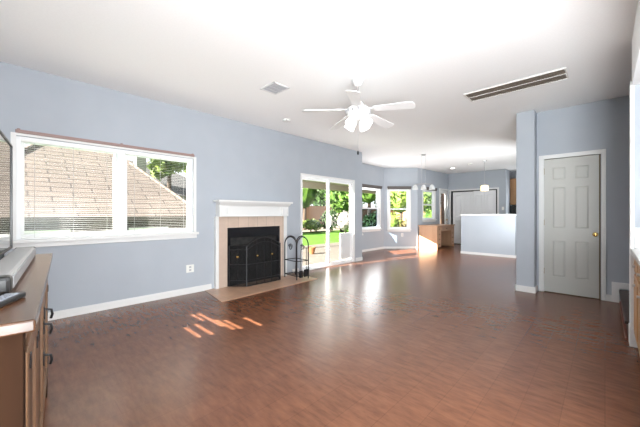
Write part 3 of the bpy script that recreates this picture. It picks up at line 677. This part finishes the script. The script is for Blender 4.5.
MB().tube([(-4.075, 3.598, 0.13), (-4.05, 3.60, 0.10), (-4.04, 3.60, 0.12)], 0.005, 6).build('hook', 'black_metal', pk)

# ------------------------------------------------------------------ console, tv, sound bar, remote
CN = (-1.05, 0.045); CA = math.atan2(0.155, -1.67)
KF = Matrix.Translation((CN[0], CN[1], 0)) @ Matrix.Rotation(CA, 4, 'Z')   # x away from camera, y to the back
CL_, CD, CH = 1.677, 0.47, 0.93
ck = thing('console_table', 'tall rustic brown wooden console under the television', 'console', tuple(KF @ Vector((CL_/2, CD/2, 0))), CA)
MB().box(0, CL_, 0, CD, CH-0.032, CH).build('tabletop', 'rustic_top', ck, KF, 0.005)
for x in (0.03, CL_-0.10):
    for y_ in (0.025, CD-0.09): MB().box(x, x+0.065, y_, y_+0.065, 0, CH-0.032).build('leg', 'rustic_shaded', ck, KF, 0.003)
MB().box(0.045, 0.062, 0.09, CD-0.09, 0.10, CH-0.032).build('side_panel', 'rustic_shaded', ck, KF)
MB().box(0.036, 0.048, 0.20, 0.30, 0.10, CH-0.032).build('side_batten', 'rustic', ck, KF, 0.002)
MB().box(CL_-0.062, CL_-0.045, 0.09, CD-0.09, 0.10, CH-0.032).build('side_panel', 'rustic_shaded', ck, KF)
MB().box(0.06, CL_-0.06, CD-0.05, CD-0.035, 0.10, CH-0.032).build('back_panel', 'rustic_shaded', ck, KF)
MB().box(0.06, CL_-0.06, 0.05, CD-0.05, 0.10, 0.13).build('bottom_shelf', 'rustic_shaded', ck, KF)
MB().box(0.095, CL_-0.10, 0.032, 0.06, 0.82, CH-0.032).build('top_rail', 'rustic_front', ck, KF, 0.002)
MB().box(0.095, CL_-0.10, 0.032, 0.06, 0.09, 0.16).build('bottom_rail', 'rustic_front', ck, KF, 0.002)
def console_door(a, b, pulls, plates):
    m = MB(); win_frame(m, a, b, 0.165, 0.815, 0.022, 0.045, 0.06); d = m.build('door', 'rustic_front', ck, KF, 0.003)
    MB().box(a+0.058, b-0.058, 0.032, 0.042, 0.22, 0.76).build('door_panel', 'rustic', d, KF)
    for hx, z in pulls:
        MB().box(hx-0.018, hx+0.018, 0.017, 0.0225, z-0.03, z+0.03).build('handle_plate', 'iron', d, KF, 0.002)
        pull = [(hx, 0.018, z+0.018), (hx, -0.006, z+0.012), (hx, -0.010, z-0.012), (hx, -0.004, z-0.034)]
        MB().tube([KF @ Vector(p) for p in pull], 0.006, 8).build('handle', 'iron', d, smooth=True)
    for hx, z in plates: MB().box(hx-0.012, hx+0.012, 0.018, 0.0225, z-0.022, z+0.022).build('hinge', 'iron', d, KF, 0.002)
console_door(0.105, 0.515, (), ((0.18, 0.765), (0.18, 0.22), (0.487, 0.72)))
console_door(0.525, 1.015, ((0.975, 0.63), (0.975, 0.475)), ((0.56, 0.72), (0.56, 0.26)))
console_door(1.025, 1.57, ((1.07, 0.68),), ((1.54, 0.72), (1.54, 0.26)))

tv = thing('television', 'large black flat television standing on the console', 'television', tuple(KF @ Vector((1.02, 0.21, CH))), CA)
MB().box(0.46, 1.573, 0.19, 0.225, 0.988, 1.618).build('housing', 'tv_black', tv, KF, 0.004)
MB().box(0.468, 1.563, 0.1875, 0.1905, 1.003, 1.610).build('screen', 'tv_screen', tv, KF)
m = MB(); win_frame(m, 0.46, 1.573, 0.988, 1.618, 0.1815, 0.19, 0.010); m.build('bezel', 'tv_black', tv, KF, 0.002)
for x in (0.66, 1.40):
    MB().box(x-0.012, x+0.012, 0.175, 0.30, CH+0.001, CH+0.010).box(x-0.012, x+0.012, 0.20, 0.22, CH+0.008, 0.992).build('foot', 'tv_black', tv, KF, 0.003)
sb = thing('sound_bar', 'long grey sound bar lying before the television', 'speaker', tuple(KF @ Vector((0.95, 0.12, CH))), CA)
MB().box(0.42, 1.55, 0.080, 0.170, CH+0.001, CH+0.060).build('body', 'silver', sb, KF, 0.012)
MB().box(0.43, 1.54, 0.077, 0.082, CH+0.010, CH+0.052).build('front_grille', 'grille_cloth', sb, KF, 0.002)
MB().box(0.365, 0.425, 0.078, 0.172, CH+0.001, CH+0.061).build('end_cap', 'black_plastic', sb, KF, 0.012)
MB().box(1.545, 1.565, 0.079, 0.171, CH+0.001, CH+0.060).build('end_cap', 'black_plastic', sb, KF, 0.006)
RC = Matrix.Translation(KF @ Vector((0.225, 0.088, CH+0.001))) @ Matrix.Rotation(CA+math.radians(-20), 4, 'Z')
rm = thing('remote_control', 'dark slim remote control lying on the console top', 'remote', tuple(RC.translation), CA+math.radians(-20))
MB().box(-0.088, 0.088, -0.023, 0.023, 0, 0.017).build('body', 'black_plastic', rm, RC, 0.005)
for i in range(7):
    for j in range(3): MB().box(-0.068+0.02*i, -0.056+0.02*i, -0.016+0.012*j, -0.008+0.012*j, 0.0165, 0.0195).build('button', 'button', rm, RC)
cbp = [KF @ Vector(p) for p in ((0.75, 0.30, CH+0.006), (0.85, 0.22, CH+0.006), (1.0, 0.182, CH+0.008), (1.10, 0.20, CH+0.006), (1.25, 0.26, CH+0.006), (1.35, 0.33, CH+0.006))]
tag(MB().tube(cbp, 0.004, 8).build('cable', 'black_plastic', smooth=True), 'thin black cable lying behind the sound bar', 'cable')

# ------------------------------------------------------------------ ceiling fan
FC = Vector((-2.085, 2.815, 0))
cf = thing('ceiling_fan', 'white five blade ceiling fan with lit glass shades', 'ceiling fan', (FC.x, FC.y, 2.30))
def at(z): return (FC.x, FC.y, z)
MB().lathe([(0.001, CEIL-0.001), (0.072, CEIL-0.002), (0.070, CEIL-0.02), (0.045, CEIL-0.07), (0.020, CEIL-0.085), (0.001, CEIL-0.086)][::-1], at(0), 24).build('canopy', 'fan_white', cf, smooth=True)
MB().tube([at(2.50), at(CEIL-0.06)], 0.013, 12).build('downrod', 'chrome', cf, smooth=True)
MB().lathe([(0.001, 2.510), (0.045, 2.505), (0.070, 2.470), (0.110, 2.435), (0.134, 2.420), (0.138, 2.405), (0.138, 2.368), (0.125, 2.350), (0.085, 2.345), (0.001, 2.342)][::-1], at(0), 32).build('motor_housing', 'fan_white', cf, smooth=True)
for k in range(14):
    a = 2*math.pi*k/14; x, y_ = FC.x+0.138*math.cos(a), FC.y+0.138*math.sin(a)
    MB().box(x-0.008, x+0.008, y_-0.008, y_+0.008, 2.374, 2.400).build('vent_slot', 'louver', cf)
tilt = Matrix.Translation((FC.x, FC.y, 2.41)) @ Matrix.Rotation(math.radians(1.5), 4, Vector((1, -0.0, 0)) * -1)
for k in range(5):
    R = tilt @ Matrix.Rotation(math.radians(14+72*k), 4, 'Z')
    Pch = R @ Matrix.Rotation(math.radians(4.5), 4, 'Y') @ Matrix.Rotation(math.radians(-10), 4, 'X')
    r0, r1 = 0.20, 0.625; out = []
    for i in range(9):
        u = i/8; x = r0+(r1-r0)*u; out.append((x, 0.052+0.018*u))
    tip = [(r1+0.022, 0.050), (r1+0.030, 0.0), (r1+0.022, -0.050)]
    pts = out+tip+[(x, -h_) for x, h_ in out[::-1]]
    MB().prism(pts, -0.004, 0.004).build('blade', 'fan_blade', cf, Pch)
    MB().prism([(0.085, 0.018), (0.16, 0.014), (0.235, 0.042), (0.30, 0.030), (0.30, -0.030), (0.235, -0.042), (0.16, -0.014), (0.085, -0.018)], 0.0045, 0.012).build('blade_iron', 'fan_white', cf, Pch)
MB().lathe([(0.001, 2.344), (0.06, 2.342), (0.065, 2.325), (0.045, 2.300), (0.001, 2.295)][::-1], at(0), 24).build('light_kit', 'fan_white', cf, smooth=True)
for k in range(4):
    a = math.radians(-46.2+45+90*k); d = Vector((math.cos(a), math.sin(a), 0))
    R = Matrix.Translation(Vector(at(2.325))+d*0.05) @ Matrix.Rotation(a, 4, 'Z') @ Matrix.Rotation(math.radians(180-40), 4, 'Y')
    arm = MB().lathe([(0.001, 0.0), (0.022, 0.0), (0.022, 0.035), (0.001, 0.036)], (0, 0, 0), 16).build('lamp_holder', 'fan_white', cf, R, smooth=True)
    MB().lathe([(0.022, 0.028), (0.034, 0.040), (0.050, 0.070), (0.060, 0.105), (0.066, 0.140), (0.062, 0.141), (0.056, 0.106), (0.046, 0.072), (0.030, 0.043), (0.018, 0.032)], (0, 0, 0), 24).build('lamp_shade', 'shade_lit', cf, R, smooth=True)
    MB().lathe([(0.001, 0.035), (0.014, 0.04), (0.026, 0.075), (0.026, 0.09), (0.015, 0.11), (0.001, 0.115)], (0, 0, 0), 14).build('bulb', 'bulb', arm, R, smooth=True)
ch = MB().tube([at(2.30), at(1.93)], 0.0022, 6).build('pull_chain', 'chrome', cf)
MB().lathe([(0.001, 1.885), (0.011, 1.892), (0.013, 1.91), (0.006, 1.932), (0.001, 1.935)], at(0), 12).build('fob', 'iron', ch, smooth=True)

# ------------------------------------------------------------------ ceiling fixtures
ZC = CEIL-0.001
g = thing('return_air_grille', 'long beige return air grille with dark mesh on ceiling', 'air grille', (-0.82, 4.29, ZC-0.03))
x0, x1, y0, y1 = -1.34, -0.30, 4.11, 4.45
m = MB(); q = 0.016
m.box(x0, x1, y0, y0+q, ZC-0.016, ZC).box(x0, x1, y1-q, y1, ZC-0.016, ZC).box(x0, x0+q, y0+q, y1-q, ZC-0.016, ZC).box(x1-q, x1, y0+q, y1-q, ZC-0.016, ZC)
m.build('frame', 'grille_white', g, bevel=0.004)
MB().box(x0+q, x1-q, (y0+y1)/2-0.006, (y0+y1)/2+0.006, ZC-0.014, ZC-0.004).build('centre_bar', 'grille_white', g)
MB().box(x0+q, x1-q, y0+q, y1-q, ZC-0.008, ZC).build('filter_mesh', 'grille_dark', g)
m = MB(); x = x0+q+0.02
while x < x1-q: m.box(x, x+0.004, y0+q, y1-q, ZC-0.012, ZC-0.007); x += 0.022
m.build('fins', 'grille_dark', g)

v = thing('ceiling_vent', 'small white square ceiling vent with grey louvers', 'vent', (-2.97, 2.28, ZC-0.02), math.radians(4))
VM = Matrix.Translation((-2.975, 2.285, 0)) @ Matrix.Rotation(math.radians(0), 4, 'Z')
m = MB(); hx, hy = 0.145, 0.125
m.box(-hx, hx, -hy, -hy+0.025, ZC-0.012, ZC).box(-hx, hx, hy-0.025, hy, ZC-0.012, ZC).box(-hx, -hx+0.025, -hy, hy, ZC-0.012, ZC).box(hx-0.025, hx, -hy, hy, ZC-0.012, ZC)
m.build('frame', 'fan_white', v, VM, 0.003)
for k in range(3):
    u = -hx+0.035+0.078*k; b_ = MB()
    for i in range(5): b_.box(u+0.011*i, u+0.011*i+0.006, -hy+0.025, hy-0.025, ZC-0.011, ZC-0.002)
    b_.build('louvers', 'louver', v, VM)
MB().box(-hx+0.02, hx-0.02, -hy+0.02, hy-0.02, ZC-0.003, ZC).build('duct', 'louver', v, VM)

def detector(x, y_, label, name, r, cat, group=None):
    d = thing(name, label, cat, (x, y_, ZC-0.03), group=group)
    MB().lathe([(0.001, ZC), (r, ZC-0.001), (r*0.98, ZC-0.018), (r*0.8, ZC-0.03), (0.001, ZC-0.032)][::-1], (x, y_, 0), 24).build('cover', 'white_plastic', d, smooth=True)
    m = MB()
    for k in range(8):
        a = 2*math.pi*k/8; cx, cy = x+r*0.86*math.cos(a), y_+r*0.86*math.sin(a); m.box(cx-0.012, cx+0.012, cy-0.004, cy+0.004, ZC-0.029, ZC-0.012)
    m.build('vent_slots', 'louver', d)
    MB().lathe([(0.001, ZC-0.034), (0.010, ZC-0.034), (0.010, ZC-0.030), (0.001, ZC-0.030)], (x+r*0.4, y_, 0), 10).build('test_button', 'louver', d)
detector(-3.83, 3.19, 'round white smoke detector on ceiling left of the fan', 'smoke_detector', 0.065, 'smoke detector')
detector(-3.06, 9.98, 'round white smoke detector on ceiling near the pendant lamp', 'smoke_detector', 0.07, 'smoke detector')
rl = thing('recessed_light', 'lit round recessed ceiling light near far closet', 'ceiling light', (-3.79, 10.55, ZC-0.01))
MB().lathe([(0.075, ZC-0.006), (0.095, ZC-0.006), (0.10, ZC), (0.07, ZC)], (-3.79, 10.55, 0), 24).build('trim_ring', 'fan_white', rl, smooth=True)
MB().lathe([(0.001, ZC-0.016), (0.05, ZC-0.013), (0.074, ZC-0.006), (0.074, ZC-0.001), (0.001, ZC-0.001)], (-3.79, 10.55, 0), 24).build('lens', 'can_lit', rl)

# chandelier in the nook
cx, cy = -3.48, 7.6
cl = thing('chandelier', 'slim chandelier with pale glass shades over the nook', 'chandelier', (cx, cy, 1.83))
MB().lathe([(0.001, ZC-0.03), (0.05, ZC-0.028), (0.055, ZC-0.012), (0.058, ZC), (0.001, ZC)], (cx, cy, 0), 20).build('canopy', 'chrome', cl, smooth=True)
ux, uy = 0.692, 0.722       # bar direction along the nook
ux, uy = 0.85, 0.53
for s_ in (-0.045, 0.045): MB().tube([(cx+ux*s_, cy+uy*s_, 1.98), (cx+ux*s_, cy+uy*s_, ZC-0.02)], 0.004, 6).build('rod', 'chrome', cl)
MB().tube([(cx-ux*0.24, cy-uy*0.24, 1.975), (cx, cy, 1.99), (cx+ux*0.24, cy+uy*0.24, 1.975)], 0.009, 8).build('cross_bar', 'chrome', cl)
for s_ in (-0.21, 0.0, 0.21):
    x, y_ = cx+ux*s_, cy+uy*s_
    o = MB().lathe([(0.02, 1.965), (0.045, 1.945), (0.065, 1.90), (0.078, 1.835), (0.073, 1.835), (0.06, 1.90), (0.04, 1.94), (0.015, 1.955)], (x, y_, 0), 20).build('lamp_shade', 'frost', cl, smooth=True)
    MB().tube([(x, y_, 1.95), (x, y_, 1.985)], 0.014, 10).build('lamp_holder', 'chrome', o)
    MB().lathe([(0.001, 1.85), (0.02, 1.86), (0.026, 1.885), (0.012, 1.93), (0.001, 1.94)], (x, y_, 0), 12).build('bulb', 'bulb', o, smooth=True)

px_, py_ = -2.572, 9.71
pl = thing('pendant_lamp', 'lit amber glass pendant lamp hanging over the half wall', 'pendant lamp', (px_, py_, 1.86))
MB().lathe([(0.001, ZC-0.025), (0.05, ZC-0.022), (0.058, ZC), (0.001, ZC)], (px_, py_, 0), 20).build('canopy', 'chrome', pl, smooth=True)
MB().tube([(px_, py_, 2.05), (px_, py_, ZC-0.02)], 0.005, 6).build('rod', 'chrome', pl)
MB().lathe([(0.001, 2.06), (0.05, 2.055), (0.055, 2.035), (0.001, 2.03)][::-1], (px_, py_, 0), 16).build('cap', 'chrome', pl, smooth=True)
MB().lathe([(0.09, 2.03), (0.103, 2.01), (0.108, 1.875), (0.105, 1.871), (0.102, 1.875), (0.098, 2.0), (0.085, 2.024), (0.03, 2.035), (0.03, 2.04)], (px_, py_, 0), 24).build('lamp_shade', 'amber_lit', pl, smooth=True)
MB().lathe([(0.001, 1.89), (0.025, 1.90), (0.032, 1.935), (0.015, 1.99), (0.001, 2.03)], (px_, py_, 0), 14).build('bulb', 'bulb', pl, smooth=True)

# ------------------------------------------------------------------ outlets and switch
def outlet(p, q, s, z, label, name='wall_outlet', cat='outlet', switch=False, hw_=0.037):
    F = frame(p, q); t = thing(name, label, cat, tuple(F @ Vector((s, 0, z-0.06))))
    MB().box(s-hw_, s+hw_, -0.006, -0.0005, z-0.058, z+0.058).build('cover_plate', 'white_plastic', t, F, 0.002)
    if switch: MB().box(s-0.012, s+0.012, -0.012, -0.005, z-0.02, z+0.02).build('toggle', 'white_plastic', t, F, 0.002)
    else:
        for dz in (-0.022, 0.022):
            MB().box(s-0.017, s+0.017, -0.009, -0.005, z+dz-0.014, z+dz+0.014).build('socket', 'louver', t, F, 0.002)
    return t
outlet(L0, L1, 0.6+1.868, 0.373, 'white wall outlet below the wide window near fireplace', hw_=0.058)
outlet(R0, R1, 0.62, 0.47, 'white wall outlet below the far angled bay window')
outlet(G0, G1, 1.90, 1.38, 'white light switch right of the white closet doors', 'light_switch', 'light switch', True)

# ------------------------------------------------------------------ outdoors
GZ = -0.10
struct(MB().box(-60, -4.62, -40, 70, GZ-0.2, GZ-0.02).build('ground', 'grass'), 'bright green lawn behind the house', 'lawn')
struct(MB().box(-8.75, -4.62, 4.0, 14.2, GZ-0.10, GZ).build('patio_slab', 'concrete'), 'pale concrete patio outside the sliding door', 'patio')
struct(MB().box(-19.5, -15.0, 6, 40, GZ-0.10, GZ+0.01).build('gravel_bed', 'mulch'), 'pale gravel bed between the lawn and the fence', 'gravel')
struct(MB().box(60, -60, -60, 90, GZ-0.5, GZ-0.25).build('earth', 'soil'), 'ground around the house', 'ground')
pc = thing('patio_cover', 'tan patio cover roof over the concrete patio', 'patio cover', (-7.2, 9.6, GZ))
MB().box(-8.75, -5.8, 5.5, 13.9, 2.45, 2.60).build('roof', 'soffit', pc)
MB().box(-8.72, -8.58, 5.5, 13.9, 2.22, 2.45).build('beam', 'beam', pc)
for y_ in (5.62, 13.75): MB().box(-8.72, -8.58, y_-0.07, y_+0.07, GZ, 2.22).build('post', 'beam', pc)
fp_ = thing('flower_pot', 'small orange flower pot on the patio outside sliding door', 'flower pot', (-6.79, 6.70, GZ))
MB().lathe([(0.001, GZ), (0.075, GZ), (0.115, GZ+0.18), (0.125, GZ+0.185), (0.125, GZ+0.225), (0.10, GZ+0.225), (0.095, GZ+0.19), (0.001, GZ+0.188)], (-6.79, 6.70, 0), 20).build('pot', 'terracotta', fp_, smooth=True)

def fence(p, q, h, label, name='wooden_fence'):
    F = frame(p, q); L = length(p, q); t = thing(name, label, 'fence', (*p, GZ)); m = MB(); s = 0
    while s < L: m.box(s, s+0.135, 0, 0.02, GZ, GZ+h+rnd.uniform(-0.015, 0.015)); s += 0.142
    m.build('pickets', 'fence', t, F)
    m = MB()
    for z in (0.35, h-0.3): m.box(0, L, 0.02, 0.06, GZ+z, GZ+z+0.09)
    m.build('rails', 'fence', t, F)
fence((-19.6, 11), (-19.6, 34), 2.0, 'orange brown wooden fence behind the lawn')
fence((-19.6, 34), (-4, 34), 2.0, 'long wooden fence across the far end of yard')

def leaves(m, c, r, n, size, inner=0.35):
    for _ in range(n):
        while True:
            d = Vector((rnd.uniform(-1, 1), rnd.uniform(-1, 1), rnd.uniform(-1, 1)))
            if inner < d.length <= 1: break
        p = Vector((c[0]+d.x*r[0], c[1]+d.y*r[1], c[2]+d.z*r[2]))
        a = Vector((rnd.gauss(0, 1), rnd.gauss(0, 1), rnd.gauss(0, 1))).normalized(); b = a.cross(Vector((rnd.gauss(0, 1), rnd.gauss(0, 1), rnd.gauss(0, 1)))).normalized()
        s = size*rnd.uniform(0.6, 1.4)
        v = [m.bm.verts.new(p+a*s), m.bm.verts.new(p+b*s*0.5), m.bm.verts.new(p-a*s), m.bm.verts.new(p-b*s*0.5)]; m.bm.faces.new(v)
def blob(m, c, r, seg=12):
    prof = [(max(0.01, math.sin(math.pi*i/8)), -math.cos(math.pi*i/8)) for i in range(9)]
    rings = []
    for rr, z in prof:
        rings.append([m.bm.verts.new((c[0]+rr*r[0]*math.cos(2*math.pi*k/seg)*rnd.uniform(0.85, 1.1), c[1]+rr*r[1]*math.sin(2*math.pi*k/seg)*rnd.uniform(0.85, 1.1), c[2]+z*r[2])) for k in range(seg)])
    for A, B in zip(rings, rings[1:]):
        for k in range(seg): m.bm.faces.new((A[k], A[(k+1) % seg], B[(k+1) % seg], B[k]))
CAMF = Vector((-0.6924, 0.7216, 0)); CAMR = Vector((0.7216, 0.6924, 0))
def spot(px, Z): p = CAMF*Z+CAMR*((px-320)/297*Z); return p.x, p.y
def tree(name, px, Z, zc, r, n, size, mat, label, cat, trunk=True, group=None):
    x, y_ = spot(px, Z); t = thing(name, label, cat, (x, y_, GZ), group=group); m = MB()
    lobes = [(x+rnd.uniform(-.5, .5)*r[0], y_+rnd.uniform(-.5, .5)*r[1], zc+rnd.uniform(-.4, .5)*r[2]) for _ in range(6)]
    for c in lobes: leaves(m, c, (r[0]*.62, r[1]*.62, r[2]*.6), n//6, size)
    blob(m, (x, y_, zc), (r[0]*.62, r[1]*.62, r[2]*.7))
    m.build('foliage', mat, t)
    if trunk: MB().tube([(x, y_, GZ), (x+0.1, y_, (GZ+zc)/2), (x, y_+.1, zc)], 0.16, 8, r2=0.08).build('trunk', 'bark', t, smooth=True)
    else:
        m = MB()
        for k in range(4): m.tube([(x, y_, GZ), (x+rnd.uniform(-.2, .2), y_+rnd.uniform(-.2, .2), zc)], 0.025, 5)
        m.build('stems', 'bark', t)
tree('leafy_tree', 304, 23, 3.0, (1.6, 1.6, 2.0), 2000, 0.16, 'leaf_mid', 'leafy green tree at left behind sliding door glass', 'tree')
tree('leafy_tree', 322, 33.5, 3.4, (2.3, 2.3, 2.6), 2200, 0.19, 'leaf_dark', 'dark tree beyond the fence seen through the sliding door', 'tree')
tree('leafy_tree', 342, 21.5, 2.6, (1.6, 1.6, 2.1), 2200, 0.15, 'leaf_mid', 'leafy green tree in right half of the sliding door', 'tree')
tree('garden_shrub', 311, 21, 0.40, (0.9, 0.9, 0.5), 700, 0.10, 'leaf_bright', 'bright low shrub before the fence, left sliding panel', 'shrub', False)
tree('garden_shrub', 331, 20.6, 0.8, (0.8, 0.8, 0.9), 700, 0.10, 'leaf_dark', 'dark shrub behind the meeting stile of sliding door', 'shrub', False)
tree('flowering_bush', 345, 17.5, 0.75, (0.75, 0.75, 0.8), 600, 0.06, 'petal', 'white flowering bush behind the right sliding panel', 'bush', False)
tree('leafy_tree', 368, 18.6, 2.75, (1.2, 1.2, 1.3), 1800, 0.12, 'leaf_mid', 'green tree filling the bay window nearest sliding door', 'tree')
tree('garden_shrub', 373, 16.8, 0.50, (0.7, 0.7, 0.75), 900, 0.09, 'leaf_dark', 'dark shrub low in the bay window nearest sliding door', 'shrub', False)
tree('leafy_tree', 400, 22.5, 2.5, (1.6, 1.6, 1.8), 2400, 0.11, 'leaf_bright', 'bright leafy tree behind the far angled bay window', 'tree')
tree('garden_shrub', 391, 18.4, 0.55, (0.65, 0.65, 0.85), 900, 0.08, 'leaf_bright', 'bright green shrub low in the far angled bay window', 'shrub', False)
tree('garden_shrub', 408, 16.8, 0.40, (0.55, 0.55, 0.65), 800, 0.08, 'leaf_brown', 'brownish shrub low in the far angled bay window', 'shrub', False)
tree('leafy_tree', 429, 27, 2.4, (1.6, 1.3, 1.7), 1800, 0.12, 'leaf_dark', 'dark tree behind the window above the desk', 'tree')
tree('garden_shrub', 429, 19.5, 0.6, (0.9, 0.9, 0.9), 900, 0.08, 'leaf_mid', 'green shrub low in the window above the desk', 'shrub', False)
pb = thing('brick_wing', 'pink brick wall outside the glazed exterior door', 'brick wall', (-5.9, 15.0, GZ))
MB().box(-5.72, -4.7, 14.4, 14.7, GZ, 2.7).build('masonry', 'pinkbrick', pb)
MB().box(-5.95, -4.6, 14.25, 14.8, 2.7, 2.85).build('eave', 'beam', pb)

# neighbour's house beyond the left window
nh = thing('neighbour_house', 'brick house with tan shingle hip roof outside wide window', 'house', (-11, 1, GZ))
ex, rx = -8.0, -12.0; ez, rz_ = 1.12, 3.62; yl, yr = -1.4, 3.75; rl_, rr_ = 1.0, 1.95
V = [(ex, yl, ez), (ex, yr, ez), (-16.0, yr, ez), (-16.0, yl, ez), (rx, rl_, rz_), (rx, rr_, rz_)]
# each roof slope has its own texture frame: built flat on its slope by the object axes
a = math.atan2(rz_-ez, ex-rx)
m = MB(); m.hull(V, [(0, 1, 5, 4), (1, 2, 5), (2, 3, 4, 5), (3, 0, 4), (3, 2, 1, 0)]); rf = m.build('roof', 'shingle', nh)
m = MB(); m.tube([V[1], V[5]], 0.05, 6).tube([V[0], V[4]], 0.05, 6).tube([V[4], V[5]], 0.05, 6); m.build('ridge_cap', 'shingle', nh)
MB().box(-15.6, ex-0.4, yl+0.4, yr-0.4, GZ, ez).build('wall', 'brickwall', nh)
m = MB().box(ex-0.02, ex+0.09, yl-0.05, yr+0.05, ez-0.10, ez+0.01); m.build('gutter', 'gutter', nh, bevel=0.01)
MB().box(ex-0.45, ex-0.02, yl, yr, ez-0.07, ez-0.05).build('soffit', 'beam', nh)
for ya, yb in ((0.1, 0.9), (2.0, 2.9)):
    q = MB().box(ex-0.41, ex-0.36, ya, yb, 0.0, 0.85).build('window', 'vinyl', nh)
    MB().box(ex-0.365, ex-0.355, ya+0.05, yb-0.05, 0.05, 0.80).build('pane', 'hood_black', q)
h2 = thing('distant_house', 'grey roofed house behind the tan shingle roof', 'house', (-19, 6.5, GZ))
V = [(-17, 2.6, 2.2), (-17, 9.5, 2.2), (-24, 9.5, 2.2), (-24, 2.6, 2.2), (-20, 4.6, 4.3), (-20, 6.2, 4.3)]
MB().hull(V, [(0, 1, 5, 4), (1, 2, 5), (2, 3, 4, 5), (3, 0, 4), (3, 2, 1, 0)]).build('roof', 'gshingle', h2)
MB().box(-23.6, -17.4, 3.0, 9.1, GZ, 2.2).build('wall', 'siding', h2)
MB().box(-18.2, -17.6, 4.55, 5.0, 2.2, 4.5).build('chimney', 'siding', h2)
tree('leafy_tree', 168, 15.0, 3.9, (0.75, 0.75, 1.0), 1600, 0.17, 'leaf_bright', 'pale green tree above roofs in the right pane of wide window', 'tree')
tree('leafy_tree', 198, 16.6, 3.9, (0.75, 0.75, 0.9), 1600, 0.17, 'leaf_bright', 'pale green tree at right edge of wide window', 'tree')
